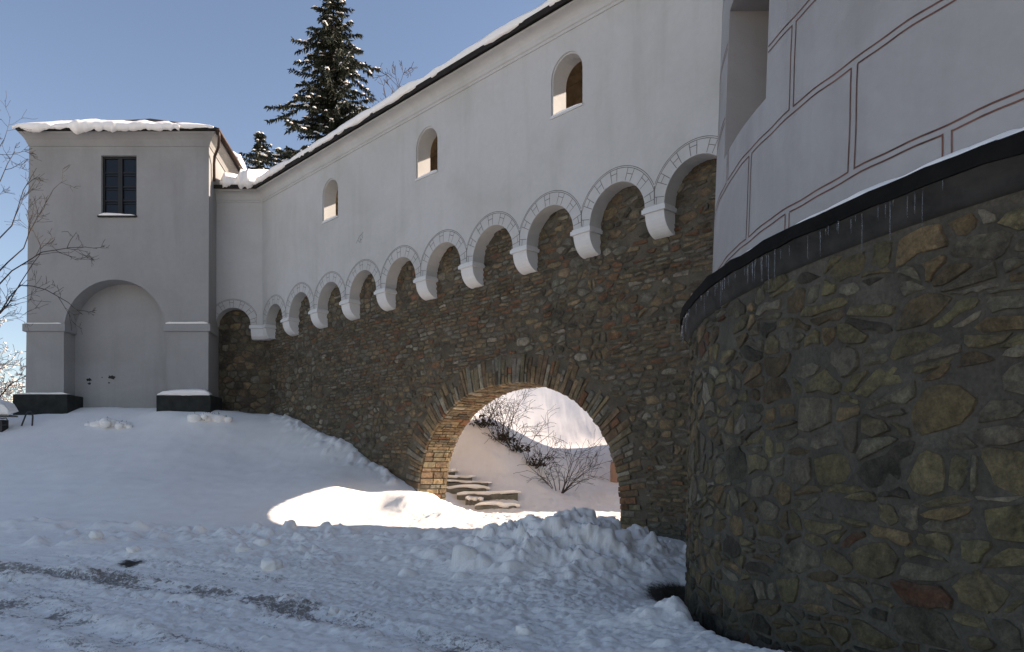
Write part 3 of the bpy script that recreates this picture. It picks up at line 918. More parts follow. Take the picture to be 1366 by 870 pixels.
for a in [-23.4 + 2.34 * i for i in range(8)]:
    mb = MB()
    mb.add([W(a + da, GB + 0.09 + db, z) for z in (5.6, EZ + 0.05) for db in (-0.07, 0.07) for da in (-0.07, 0.07)], [(0, 2, 3, 1), (4, 5, 7, 6), (0, 1, 5, 4), (2, 6, 7, 3), (0, 4, 6, 2), (1, 3, 7, 5)])
    mb.obj('gallery_post', M['wood'], wall)
def wbox(name, a0, a1, b0, b1, z0, z1, mat, parent):
    mb = MB()
    mb.add([W(a, b, z) for z in (z0, z1) for b in (b0, b1) for a in (a0, a1)], [(0, 1, 3, 2), (4, 6, 7, 5), (0, 4, 5, 1), (2, 3, 7, 6), (0, 2, 6, 4), (1, 5, 7, 3)])
    return mb.obj(name, mat, parent, fix=True)
OPEN = [(c + 0.1, c + 1.5) for c in WIN]                   # openings in the boarded back of the gallery
backw = wbox('gallery_parapet', CA + 0.3, -5.0, GB + 0.03, GB + 0.09, 5.6, 7.9, M['wood'], wall)
a = CA + 0.3
while a < -5.0:
    am = a + 0.12
    if not any(o0 < am < o1 for o0, o1 in OPEN):
        wbox('back_board', a + 0.003, a + 0.232, GB + 0.03, GB + 0.07, 7.905, EZ + 0.08, M['wood'], backw)
    a += 0.235

# rubble masonry below, with the big archway
AC, AHW, AZ0, ARISE, AEXP = -12.74, 3.29, -0.80, 2.80, 2.2
WALLT = 0.92
def arch_pt(t):
    """t 0..1 from the right springing over the crown to the left one"""
    an = math.pi * t
    c, s = math.cos(an), math.sin(an)
    k = (abs(c) ** AEXP + abs(s) ** AEXP) ** (-1 / AEXP)
    return (AC + AHW * k * c, AZ0 + ARISE * k * s)
NA = 400
ap = [arch_pt(k / NA) for k in range(NA + 1)]
al = [0.0]
for p, q in zip(ap, ap[1:]): al.append(al[-1] + math.hypot(q[0] - p[0], q[1] - p[1]))
ALEN = al[-1]
def arch_at(s):
    """point and outward normal at arc length s; beyond the ends the jambs run straight down"""
    if s < 0: return (AC + AHW, AZ0 + s), (1.0, 0.0)
    if s > ALEN: return (AC - AHW, AZ0 - (s - ALEN)), (-1.0, 0.0)
    i = min(int(np.searchsorted(al, s)), NA); i = max(i, 1)
    t = (s - al[i - 1]) / (al[i] - al[i - 1])
    p, q = ap[i - 1], ap[i]
    tx, tz = q[0] - p[0], q[1] - p[1]; L = math.hypot(tx, tz)
    return (p[0] + tx * t, p[1] + tz * t), (tz / L, -tx / L)
def in_arch(a, z, grow):
    x = abs(a - AC) / (AHW + grow); y = (z - AZ0) / (ARISE + grow)
    if y < 0: return x < 1
    return x ** AEXP + y ** AEXP < 1

core = MB()
ag = 0.03
aloop = [(AC + AHW + ag, -2.5)] + [((p[0] - AC) * (AHW + ag) / AHW + AC, (p[1] - AZ0) * (ARISE + ag) / ARISE + AZ0) for p in ap[::10]] + [(AC - AHW - ag, -2.5)]
SA = -25.1
cout = [(SA, -2.5)] + [(p[0], p[1]) for p in reversed(aloop)] + [(-5.8, -2.5), (-5.8, 5.72), (SA, 5.72)]
cout2 = []
for p in cout:
    if not cout2 or math.hypot(p[0] - cout2[-1][0], p[1] - cout2[-1][1]) > 1e-4: cout2.append(p)
holed_face(core, cout2, [], lambda a, z: W(a, -SB, z))
holed_face(core, cout2, [], lambda a, z: W(a, -SB - WALLT, z))
strip(core, cout2, lambda a, z: W(a, -SB, z), lambda a, z: W(a, -SB - WALLT, z))
core_o = core.obj('stone_wall', M['mortar'], wall, fix=True)
rcore = MB()
rcore.box(-10.2, -8.0, CORNER.y + SB, CORNER.y + SB + 0.7, 0.5, 5.72)
rcore_o = rcore.obj('return_stone_wall', M['mortar'], wall)

srs = random.Random(4)
PAL = {'olive': (0.195, 0.162, 0.105), 'grey': (0.205, 0.186, 0.150), 'tan': (0.27, 0.198, 0.118), 'rust': (0.225, 0.115, 0.064), 'pale': (0.35, 0.31, 0.24), 'dark': (0.105, 0.088, 0.064), 'brown': (0.195, 0.138, 0.085)}
def pick(w, rs):
    t = rs.random() * sum(w.values())
    for k, v in w.items():
        t -= v
        if t <= 0: return hsv_jit(PAL[k], rs)
    return hsv_jit(PAL['grey'], rs)
def band(a, z):
    """courses of thin red-brown brick across the middle and right of the wall"""
    n = float(fbm(np.array(a * 0.35), np.array(z * 0.9), 71, 3))
    m = 0.0
    zb = 3.55 + 0.05 * (a + 15)
    m = max(m, math.exp(-((z - zb) / 0.75) ** 2) * (1 if a > -19.5 else math.exp(-((a + 19.5) / 1.5) ** 2)))
    if a > -9.8: m = max(m, 0.75 * math.exp(-((z - 2.2) / 0.9) ** 2), 0.6 * math.exp(-((z + 0.3) / 0.8) ** 2))
    return min(1.0, max(0.0, m + 0.22 + 1.4 * n))
rub = rubble(SA - 0.2, -5.9, -2.0, 5.8, lambda a, z: 0.165, 0.285, 8, wvar=0.5, jx=0.6, jy=0.34)
cou = rubble(SA - 0.2, -5.9, -2.0, 5.8, lambda a, z: 0.098 + 0.02 * math.sin(z * 4.3), 0.32, 12, wvar=0.10, jx=0.4, jy=0.10)
rub = split_cells(rub, random.Random(2), 0.38, 0.035)
def mostly(pl, fn):
    return sum(1 for p in pl if fn(p)) >= len(pl) * 0.6
cells = [pl for pl in rub if mostly(pl, lambda p: band(*p) < 0.52)] + [pl for pl in cou if mostly(pl, lambda p: band(*p) > 0.48)]
stones = []
OUTR = 0.62
for pl in cells:
    c = centroid(pl)
    if in_arch(c[0], c[1], OUTR - 0.04): continue
    if c[1] > 5.66 or c[1] < -1.75 or c[0] < SA - 0.05: continue
    npl = []
    for (x, z) in pl:                                      # keep the stones clear of the voussoirs
        if in_arch(x, z, OUTR + 0.01):
            for k in range(12):
                if not in_arch(x, z, OUTR + 0.01): break
                x += (c[0] - x) * 0.22; z += (c[1] - z) * 0.22
        npl.append((max(x, SA + 0.02), z))
    if poly_area(npl) < 0.0035: continue
    b = band(*c)
    lf = sstep(-17.5, -21, c[0]) * 0.8
    w = dict(olive=1.1, grey=0.9 + lf, tan=0.75 * (1 - 0.5 * lf), rust=0.06 + (1.0 * b if -19.5 < c[0] and c[1] > 1.2 else 0.35 * b) * (1 - 0.6 * lf), pale=0.22, dark=0.3 + 0.5 * lf, brown=0.5 + 0.9 * b)
    cc = pick(w, srs)
    s = stone_shape(npl, lambda a, z, o: W(a, -SB + o, z), 0.009, srs.uniform(0.006, 0.028), srs, cc, chaikin='rough', mort=(0.125, 0.104, 0.076))
    if s: stones.append(s)
# joints of the return wall
cells = rubble(-10.1, -8.05, 0.8, 5.7, lambda x, z: 0.22, 0.30, 31)
for pl in cells:
    c = centroid(pl)
    if not (-10.05 < c[0] < -8.1 and 0.9 < c[1] < 5.65): continue
    pl = [(min(max(x, -10.15), -8.08), z) for x, z in pl]
    if poly_area(pl) < 0.004: continue
    s = stone_shape(pl, lambda x, z, o: (x, CORNER.y + SB - o, z), 0.014, srs.uniform(0.012, 0.04), srs, pick(dict(olive=1.2, grey=1, tan=0.6, dark=0.7, pale=0.2, brown=0.4), srs), mort=(0.125, 0.104, 0.076))
    if s: stones.append(s)
emit_stones(stones, core_o, M['stone'])

# voussoirs on edge round the archway, thin bricks under it
vs = []
s = -1.6
while s < ALEN + 1.6:
    w_ = srs.uniform(0.075, 0.15)
    (p0, n0), (p1, n1) = arch_at(s), arch_at(s + w_ - 0.012)
    ln = srs.uniform(0.34, 0.72)
    j = srs.uniform(-0.02, 0.01)
    pl = [(p0[0] + n0[0] * j, p0[1] + n0[1] * j), (p0[0] + n0[0] * ln, p0[1] + n0[1] * ln), (p1[0] + n1[0] * (ln + srs.uniform(-0.03, 0.03)), p1[1] + n1[1] * ln), (p1[0] + n1[0] * j, p1[1] + n1[1] * j)]
    c = pick(dict(olive=1.0, grey=1.0, tan=0.9, rust=0.5, pale=0.30, brown=1.2, dark=0.3), srs)
    if srs.random() < 0.35:                                # two shorter stones instead of one long
        k = srs.uniform(0.4, 0.6)
        mid0 = (pl[0][0] + (pl[1][0] - pl[0][0]) * k, pl[0][1] + (pl[1][1] - pl[0][1]) * k)
        mid1 = (pl[3][0] + (pl[2][0] - pl[3][0]) * k, pl[3][1] + (pl[2][1] - pl[3][1]) * k)
        todo = [[pl[0], mid0, mid1, pl[3]], [mid0, pl[1], pl[2], mid1]]
    else: todo = [pl]
    for q in todo:
        r_ = stone_shape(q, lambda a, z, o: W(a, -SB + o, z), 0.004, srs.uniform(0.012, 0.035), srs, c, chaikin=False, jit=0.006)
        if r_: vs.append(r_)
        c = pick(dict(olive=1.0, grey=1.0, tan=0.9, rust=0.5, pale=0.3, brown=1.2), srs)
    s += w_
emit_stones(vs, core_o, M['stone'], 'voussoir', 300, 'voussoirs')
bs = []
s = -1.6
while s < ALEN + 1.6:
    w_ = srs.uniform(0.06, 0.12) if s < ALEN - 1.4 else srs.uniform(0.09, 0.2)
    d0 = 0.03
    while d0 < WALLT:
        dl = srs.uniform(0.16, 0.42)
        d1 = min(WALLT, d0 + dl)
        if WALLT - d1 < 0.08: d1 = WALLT
        (p0, n0), (p1, n1) = arch_at(s + 0.005), arch_at(s + w_ - 0.006)
        def fm(u, v, o, p0=p0, p1=p1, n0=n0, n1=n1):
            x = p0[0] + (p1[0] - p0[0]) * v; z = p0[1] + (p1[1] - p0[1]) * v
            return W(x - n0[0] * o, -SB - u, z - n0[1] * o)
        c = pick(dict(tan=0.9, brown=1.6, rust=0.3, pale=0.25, olive=0.9, grey=0.4, dark=0.3), srs)
        pr = srs.uniform(0.0, 0.025)
        e = 0.006
        v = [fm(u, q, -0.03) for u, q in ((d0 + e, 0), (d1 - e, 0), (d1 - e, 1), (d0 + e, 1))] + [fm(u, q, pr + srs.uniform(-0.004, 0.004)) for u, q in ((d0 + e + 0.008, 0.08), (d1 - e - 0.008, 0.08), (d1 - e - 0.008, 0.92), (d0 + e + 0.008, 0.92))]
        bs.append((v, [(0, 1, 5, 4), (1, 2, 6, 5), (2, 3, 7, 6), (3, 0, 4, 7), (4, 5, 6, 7)], c))
        d0 = d1
    s += w_
emit_stones(bs, core_o, M['stone'], 'arch_brick', 300, 'arch_bricks')

# ------------------------------------------------------------------ the round tower
tower = thing('round_tower', 'round tower with painted block pattern above a dark ledge and rubble stone base', 'tower', loc=(0, 0, 0))
def TW(an, r, z): return (CX + r * math.cos(an), CY + r * math.sin(an), z)
NSEG = 240
def revolve(prof, name, mat, parent, a0=0.0, a1=2 * math.pi, n=NSEG, smooth=True):
    mb = MB(); m = len(prof)
    closed = abs(a1 - a0 - 2 * math.pi) < 1e-6
    cnt = n if closed else n + 1
    for i in range(cnt):
        an = a0 + (a1 - a0) * i / n
        for r, z in prof: mb.v.append(TW(an, r, z))
    for i in range(n):
        j = (i + 1) % cnt
        for k in range(m - 1):
            mb.f.append((i * m + k, j * m + k, j * m + k + 1, i * m + k + 1))
    return mb.obj(name, mat, parent, smooth=smooth)
tbase = revolve([(rstone(-2.6), -2.6), (rstone(-1.0), -1.0), (rstone(0.5), 0.5), (rstone(1.8), 1.8)], 'stone_base', M['mortar_drum'], tower)
# sheet-metal ledge with drip edge and a hollow moulding below it
revolve([(RS - 0.02, 1.69), (RS + 0.035, 1.705), (RS + 0.045, 1.76), (RS + 0.07, 1.83), (RS + 0.12, 1.875), (RS + 0.12, 1.90)], 'ledge_moulding', M['ledge_stone'], tower)
ledge = revolve([(RL - 0.03, 1.885), (RL, 1.885), (RL + 0.005, 1.995), (RL - 0.02, 2.005), (rwall(2.2) - 0.02, 2.185)], 'ledge', M['ledge'], tower, smooth=False)
for v_ in ledge.data.vertices:                             # the sheet is dented and uneven
    an_ = math.atan2(v_.co.y - CY, v_.co.x - CX)
    k_ = float(fbm(np.array(an_ * 30), np.array(v_.co.z * 3), 6, 3))
    v_.co.z += 0.03 * k_
    v_.co.x += math.cos(an_) * 0.012 * k_; v_.co.y += math.sin(an_) * 0.012 * k_
# plastered drum with a window recess
WA0, WA1, WZ0, WZ1 = R(174.5), R(185.75), 3.68, 5.42
angs = sorted(set([2 * math.pi * k / 360 for k in range(360)] + [WA0, WA1]))
angs = [a for a in angs if all(abs(a - w) > 0.004 or a == w for w in (WA0, WA1))]
zl = [2.17, 2.6, 3.2, WZ0, 4.4, WZ1, 7.0, 10.0, 14.0]
mb = MB()
for a in angs:
    for z in zl: mb.v.append(TW(a, rwall(z), z))
m = len(zl); cnt = len(angs)
for i in range(cnt):
    j = (i + 1) % cnt
    am = (angs[i] + angs[(i + 1) % cnt]) / 2 if j else angs[i] + 0.001
    for k in range(m - 1):
        if WA0 < am < WA1 and WZ0 - 1e-6 <= zl[k] < WZ1 - 1e-6: continue
        mb.f.append((i * m + k, j * m + k, j * m + k + 1, i * m + k + 1))
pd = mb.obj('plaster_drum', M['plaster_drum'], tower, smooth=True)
mb = MB()
wa = [a for a in angs if WA0 - 1e-6 <= a <= WA1 + 1e-6]
wm = (WA0 + WA1) / 2
def TI(a, z, dep):                                         # points inside the recess, jambs parallel to its axis
    p = TW(a, rwall(z), z); ax = (math.cos(wm), math.sin(wm))
    return (p[0] - ax[0] * dep, p[1] - ax[1] * dep, z)
DEP = 0.75
loop = [(a, WZ0) for a in wa] + [(a, WZ1) for a in reversed(wa)]
strip(mb, loop, lambda a, z: TI(a, z, 0), lambda a, z: TI(a, z, DEP))
mb.obj('window_reveal', M['plaster_drum'], pd)
mb = MB()
mb.add([TI(a, WZ0, DEP - 0.02) for a in wa] + [TI(a, WZ1, DEP - 0.02) for a in wa], [(i, i + 1, len(wa) + i + 1, len(wa) + i) for i in range(len(wa) - 1)])
mb.obj('window_shutter', M['wood'], pd)
revolve([(rwall(14) + 0.5, 13.9), (rwall(14) + 0.5, 14.05), (0.02, 19.0)], 'roof', M['roof_dark'], tower, n=96, smooth=False)

# painted block pattern: double lines along the courses and between the blocks
def ring_line(z, w, a0, a1, sub):
    mb = MB(); n = max(2, int((a1 - a0) / R(0.8)))
    for i in range(n + 1):
        a = a0 + (a1 - a0) * i / n
        dz = 0.006 * math.sin(a * 37 + z * 5) + 0.004 * math.sin(a * 91 + z)
        mb.v.append(TW(a, rwall(z) + 0.004, z + dz - w / 2)); mb.v.append(TW(a, rwall(z) + 0.004, z + dz + w / 2))
    for i in range(n): mb.f.append((2 * i, 2 * i + 2, 2 * i + 3, 2 * i + 1))
    return mb
ROWS = [(2.365, 2.42), (3.27, 3.33), (4.12, 4.18), (5.0, 5.06), (5.88, 5.94)]
LW = 0.014
def v_line(a, z0, z1):
    mb = MB(); n = 6; dw = LW / RW / 2
    for i in range(n + 1):
        z = z0 + (z1 - z0) * i / n; aa = a + 0.0004 * math.sin(z * 9 + a * 50)
        mb.v.append(TW(aa - dw, rwall(z) + 0.004, z)); mb.v.append(TW(aa + dw, rwall(z) + 0.004, z))
    for i in range(n): mb.f.append((2 * i, 2 * i + 1, 2 * i + 3, 2 * i + 2))
    return mb
DA = R(6.72)
def cut_window(a0, a1, z):
    if WZ0 < z < WZ1:
        return [(a0, min(a1, WA0 - 0.003)), (max(a0, WA1 + 0.003), a1)]
    return [(a0, a1)]
AMIN, AMAX = R(150), R(215)
# each painted block outline: lower line of the course above, upper line of the course below, two sides
ref = R(360 - 163.5)
HALF = R(0.27)
for ri in range(-1, len(ROWS) - 1):
    zb = ROWS[ri][1] if ri >= 0 else 2.185
    zt = ROWS[ri + 1][0]
    off = 0 if ri % 2 == 0 else DA
    k = -6
    for k in range(-8, 6):
        al_, ar_ = ref + off + k * 2 * DA + HALF, ref + off + (k + 1) * 2 * DA - HALF
        if ar_ < R(160) or al_ > R(212): continue
        mb = MB()
        def join(x): mb.add(x.v, x.f)
        for (s0, s1) in cut_window(al_, ar_, zt):
            if s1 > s0: join(ring_line(zt, LW, s0, s1, 0))
        if ri >= 0:
            for (s0, s1) in cut_window(al_, ar_, zb):
                if s1 > s0: join(ring_line(zb, LW, s0, s1, 0))
        for a in (al_, ar_):
            if WA0 - 0.004 < a < WA1 + 0.004:
                if zb < WZ0 - 0.02: join(v_line(a, zb, min(zt, WZ0 - 0.004)))
                if zt > WZ1 + 0.02: join(v_line(a, max(zb, WZ1 + 0.004), zt))
            else: join(v_line(a, zb, zt))
        if mb.v: mb.obj('painted_block', M['line_red'], pd)

# rubble of the base
def hdrum(s, z): return 0.19 + 0.03 * math.sin(z * 2.7 + 0.6)
S0, S1 = R(158) * RS, R(222) * RS
trs = random.Random(9)
cells = rubble(S0, S1, -2.3, 1.76, hdrum, 0.34, 17, wvar=0.75, jx=0.7, jy=0.40)
cells = split_cells(cells, random.Random(5), 0.62, 0.032)
DP = {'olive': (0.205, 0.172, 0.092), 'grey': (0.190, 0.170, 0.122), 'tan': (0.245, 0.175, 0.092), 'rust': (0.16, 0.070, 0.036), 'pale': (0.31, 0.28, 0.21), 'dark': (0.085, 0.077, 0.056), 'brown': (0.150, 0.108, 0.060)}
PAL.update(DP)
stones = []
for pl in cells:
    c = centroid(pl)
    if c[1] > 1.70 or c[1] < -2.1: continue
    pl = [(x, min(z, 1.725)) for x, z in pl]
    if poly_area(pl) < 0.004 or trs.random() < 0.04: continue
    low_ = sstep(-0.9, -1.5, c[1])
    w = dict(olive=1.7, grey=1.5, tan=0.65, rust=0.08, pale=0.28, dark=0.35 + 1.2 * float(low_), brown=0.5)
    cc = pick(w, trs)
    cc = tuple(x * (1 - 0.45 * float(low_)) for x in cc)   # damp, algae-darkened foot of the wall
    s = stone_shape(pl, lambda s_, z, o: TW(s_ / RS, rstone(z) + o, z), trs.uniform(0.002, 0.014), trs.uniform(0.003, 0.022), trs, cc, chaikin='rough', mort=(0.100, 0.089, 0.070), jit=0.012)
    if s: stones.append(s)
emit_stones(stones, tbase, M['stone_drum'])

# icicles under the ledge
irs = random.Random(21)
for k in range(70):
    cl = irs.choice([R(166), R(172), R(176), R(181), R(185), R(188.5), R(191), R(194.5), R(198), R(203)])
    a = cl + irs.gauss(0, R(1.6))
    if a < R(160) or a > R(208): continue
    L = irs.uniform(0.05, 0.12) + (irs.random() ** 3) * 0.28
    r0 = irs.uniform(0.003, 0.006)
    p = TW(a, RL - irs.uniform(0.006, 0.028), 1.888)
    mb = MB()
    mb.tube([(0, 0, 0.004), (0.001, 0, -L * 0.3), (0, 0.001, -L * 0.7), (0.001, 0, -L)], [r0, r0 * 0.8, r0 * 0.5, r0 * 0.12], n=5)
    o = mb.obj('icicle', M['ice'], ledge, smooth=True); o.location = p
# thin line of snow lying on the ledge against the drum
def ledge_snow():
    mb = MB(); n = 400; a0, a1 = R(165), R(212)
    prof = 5
    for i in range(n + 1):
        a = a0 + (a1 - a0) * i / n
        t = 0.019 * max(0.2, 1 + 1.6 * float(fbm(np.array(a * 40), np.array(3.0), 5, 3)))
        t *= 0.5 if a < R(172) else 1.0
        ro = RL - 0.03 - 0.05 * (0.5 + float(vnoise(np.array(a * 60), np.array(1.0), 8))); ri_ = rwall(2.2) + 0.002
        def zl_(r): return 2.003 + (2.185 - 2.005) * (RL - 0.02 - r) / (RL - 0.02 - rwall(2.2) + 0.02)
        for (f, h) in ((0, 0.0), (0.06, 0.7), (0.3, 1.0), (0.8, 1.0), (1, 0.9)):
            r = ro + (ri_ - ro) * f
            mb.v.append(TW(a, r, zl_(r) + 0.002 + t * h))
    for i in range(n):
        for k in range(4): mb.f.append((i * 5 + k, (i + 1) * 5 + k, (i + 1) * 5 + k + 1, i * 5 + k + 1))
    return mb.obj('ledge_snow', M['snow'], None, smooth=True, label='thin strip of snow lying along the round tower ledge', cat='snow')
ledge_snow()

# ------------------------------------------------------------------ the square gate tower on the left
box = thing('gate_tower', 'square white gate tower with dark window and blind arch at the left', 'tower', loc=(0, 0, 0))
BX0, BX1 = -15.46, -9.66
BT = 10.75
NAX0, NAX1, NZS = -14.29, -11.04, 4.52
NR = (NAX1 - NAX0) / 2; NC = (NAX0 + NAX1) / 2
WX0, WX1, BWZ0, BWZ1 = -13.10, -11.97, 8.17, 10.10
SLX = 0.13                                                 # the side walls run back slightly inwards
b = MB()
niche = [(NAX0, 1.2), (NAX0, NZS)] + [(NC + NR * math.cos(math.pi - math.pi * k / 24), NZS + NR * math.sin(math.pi * k / 24)) for k in range(1, 24)] + [(NAX1, NZS), (NAX1, 1.2)]
outl = [(BX0 - 0.07, 1.2)] + niche + [(BX1 - 0.03, 1.2), (BX1, BT), (BX0 + 0.07, BT)]
wl_ = [(WX0, BWZ0), (WX1, BWZ0), (WX1, BWZ1), (WX0, BWZ1)]
ff = lambda x, z: (x, BY, z)
holed_face(b, outl, [wl_], ff)
ND = 0.62
strip(b, niche, ff, lambda x, z: (x, BY + ND, z), closed=False)
holed_face(b, niche, [], lambda x, z: (x, BY + ND, z))
strip(b, wl_, ff, lambda x, z: (x, BY + 0.16, z))
DEPB = 5.2
sx = lambda d: -SLX * d
b.quad((BX1 - 0.03, BY, 1.2), (BX1 - 0.03 + sx(DEPB), BY + DEPB, 1.2), (BX1 + sx(DEPB), BY + DEPB, BT), (BX1, BY, BT))
b.quad((BX0 - 0.07 + sx(DEPB), BY + DEPB, 1.2), (BX0 - 0.07, BY, 1.2), (BX0 + 0.07, BY, BT), (BX0 + 0.07 + sx(DEPB), BY + DEPB, BT))
b.quad((BX1 - 0.03 + sx(DEPB), BY + DEPB, 1.2), (BX0 - 0.07 + sx(DEPB), BY + DEPB, 1.2), (BX0 + 0.07 + sx(DEPB), BY + DEPB, BT), (BX1 + sx(DEPB), BY + DEPB, BT))
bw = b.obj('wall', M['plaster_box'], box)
# damaged plaster
prs = random.Random(3)
for (x, z, r) in ((-13.82, 3.02, 0.10), (-13.82, 2.9, 0.06), (-13.10, 3.10, 0.13), (-13.17, 2.92, 0.04), (-13.40, 3.10, 0.03)):
    mb = MB(); n = 14
    pts = [(x + r * (0.55 + 0.6 * prs.random()) * math.cos(2 * math.pi * k / n), BY + ND - 0.003, z + 0.6 * r * (0.5 + 0.7 * prs.random()) * math.sin(2 * math.pi * k / n)) for k in range(n)]
    mb.add(pts, [tuple(range(n))]); mb.obj('bare_plaster_patch', M['ledge_stone'], bw)
# moulded string course (impost band) on the piers
def band_piece(pts, z0, z1, t):
    """a band standing out by t along a plan line, outside on the right hand of the direction of travel"""
    mb = MB()
    P2 = [Vector(p) for p in pts]; out = []
    for i, p in enumerate(P2):
        ns_ = []
        if i > 0: d = (P2[i] - P2[i - 1]).normalized(); ns_.append(Vector((d.y, -d.x)))
        if i < len(P2) - 1: d = (P2[i + 1] - P2[i]).normalized(); ns_.append(Vector((d.y, -d.x)))
        nn = ns_[0] if len(ns_) == 1 else (ns_[0] + ns_[1]) / (1 + ns_[0].dot(ns_[1]))
        out.append(p + nn * t)
    for p, q in zip(P2, out):
        mb.v += [(p.x, p.y, z0), (q.x, q.y, z0 + 0.02), (q.x, q.y, z1 - 0.02), (p.x, p.y, z1)]
    for i in range(len(P2) - 1):
        for k in range(3): mb.f.append((i * 4 + k, i * 4 + 4 + k, i * 4 + 5 + k, i * 4 + 1 + k))
    mb.f.append((0, 1, 2, 3)); e = (len(P2) - 1) * 4; mb.f.append((e + 3, e + 2, e + 1, e))
    return mb
band_piece([(BX0 - 0.05 - SLX * 2.5, BY + 2.5), (BX0 - 0.05, BY), (NAX0, BY), (NAX0, BY + ND - 0.02)], 4.47, 4.74, 0.07).obj('impost_band', M['plaster_box'], box, fix=True)
band_piece([(NAX1, BY + ND - 0.02), (NAX1, BY), (BX1 - 0.02, BY), (BX1 - 0.02 - SLX * 0.9, BY + 0.95)], 4.47, 4.74, 0.07).obj('impost_band', M['plaster_box'], box, fix=True)
# black plinth blocks
def plinth(x0, x1, y0, y1, z0, z1):
    mb = MB(); mb.box(x0, x1, y0, y1, z0, z1)
    o = mb.obj('plinth', M['black_stone'], box)
    bm = bmesh.new(); bm.from_mesh(o.data); bmesh.ops.bevel(bm, geom=bm.edges[:], offset=0.03, segments=2, affect='EDGES', profile=0.6)
    bm.to_mesh(o.data); bm.free()
    return o
plinth(-15.75, -14.02, BY - 0.28, BY + ND + 0.1, 1.2, 2.46)
plinth(-11.22, -9.50, BY - 0.28, BY + ND + 0.1, 1.2, 2.43)
# window: frame, mullion, glazing bars, panes
wy = BY + 0.10
win = thing('x', 'x', 'x'); bpy.data.objects.remove(win)
mb = MB()
fw = 0.07
mb.box(WX0, WX0 + fw, wy, wy + 0.06, BWZ0, BWZ1); mb.box(WX1 - fw, WX1, wy, wy + 0.06, BWZ0, BWZ1)
mb.box(WX0 + fw, WX1 - fw, wy, wy + 0.06, BWZ1 - fw, BWZ1); mb.box(WX0 + fw, WX1 - fw, wy, wy + 0.06, BWZ0, BWZ0 + fw)
win = mb.obj('window', M['frame_dark'], box)
mx = (WX0 + WX1) / 2
mb = MB(); mb.box(mx - 0.07, mx + 0.07, wy - 0.02, wy + 0.058, BWZ0 + fw, BWZ1 - fw); mb.obj('mullion', M['frame_dark'], win)
for (xa, xb) in ((WX0 + fw, mx - 0.07), (mx + 0.07, WX1 - fw)):
    hh = (BWZ1 - BWZ0 - 2 * fw) / 4
    for k in range(4):
        z0 = BWZ0 + fw + k * hh
        mb = MB(); t1 = 0.02 * math.sin(k * 3 + xa)
        mb.add([(xa, wy + 0.045, z0), (xb, wy + 0.045 + 0.006 * math.sin(xa * 7 + k), z0), (xb, wy + 0.045, z0 + hh), (xa, wy + 0.045 + 0.006 * math.cos(k * 5 + xa), z0 + hh)], [(0, 1, 2, 3)])
        mb.obj('pane', M['glass'], win)
        if k:
            mb = MB(); mb.box(xa, xb, wy + 0.005, wy + 0.04, z0 - 0.018, z0 + 0.018); mb.obj('glazing_bar', M['frame_dark'], win)
            mb = MB(); mb.box(xa, xb, wy + 0.015, wy + 0.04, z0 - 0.095, z0 - 0.08); mb.obj('glazing_bar', M['frame_dark'], win)
mb = MB(); mb.box(WX0 - 0.09, WX1 + 0.02, BY - 0.07, BY + 0.16, BWZ0 - 0.05, BWZ0 - 0.004); mb.obj('window_sill', M['ledge_stone'], win)
# cornice, hip roof, gutter and downpipe
def bsweep(prof, x0, x1, name, mat, smooth=False):
    mb = MB(); m = len(prof)
    for k in range(4):
        for o_, z in prof:
            oo = o_ * 0.55 if k < 2 else o_
            x = (x0 - oo) if k < 2 else (x1 + o_)
            y = (BY + DEPB) if k in (0, 3) else (BY - o_)
            if k in (0, 3): x -= SLX * DEPB
            mb.v.append((x, y, z))
    for k in range(3):
        for i in range(m - 1): mb.f.append((k * m + i, k * m + m + i, k * m + m + i + 1, k * m + i + 1))
    return mb.obj(name, mat, box)
bsweep([(0.0, 10.38), (0.03, 10.39), (0.045, 10.43), (0.07, 10.47), (0.12, 10.56), (0.21, 10.65), (0.29, 10.70), (0.30, 10.74), (0.0, 10.745)], BX0 + 0.07, BX1, 'cornice', M['plaster_box'])
EX0, EX1, EYF, EYB, EH = BX0 - 0.12, BX1 + 0.40, BY - 0.40, BY + DEPB + 0.3, 10.75
AP = (-12.8, 27.2, 12.52)
mb = MB()
ev = [(EX0, EYF, EH), (EX1, EYF, EH), (EX1 - SLX * 5.4, EYB, EH), (EX0 - SLX * 5.4, EYB, EH)]
mb.add(ev + [(x, y, z + 0.07) for x, y, z in ev] + [AP], [(0, 1, 5, 4), (1, 2, 6, 5), (2, 3, 7, 6), (3, 0, 4, 7), (4, 5, 8), (5, 6, 8), (6, 7, 8), (7, 4, 8), (3, 2, 1, 0)])
broof = mb.obj('roof', M['roof_dark'], box)
mb = MB()
gp = [(EX1 + 0.05, EYF - 0.03, EH - 0.01), (EX1 + 0.05 - SLX * 5.3, EYB, EH - 0.01)]
mb.tube(gp, 0.055, n=8); mb.obj('gutter', M['copper'], broof, smooth=True)
mb = MB()
mb.tube([(EX1 + 0.04, EYF + 0.05, EH - 0.02), (EX1 + 0.03, EYF + 0.12, EH - 0.20), (EX1 - 0.06, EYF + 0.3, EH - 0.42), (EX1 - 0.28, EYF + 0.55, EH - 0.62), (BX1 + 0.045, BY + 0.3, EH - 0.8), (BX1 + 0.04, BY + 0.32, EH - 1.35)], 0.045, n=8)
mb.obj('downpipe', M['copper'], box, smooth=True)

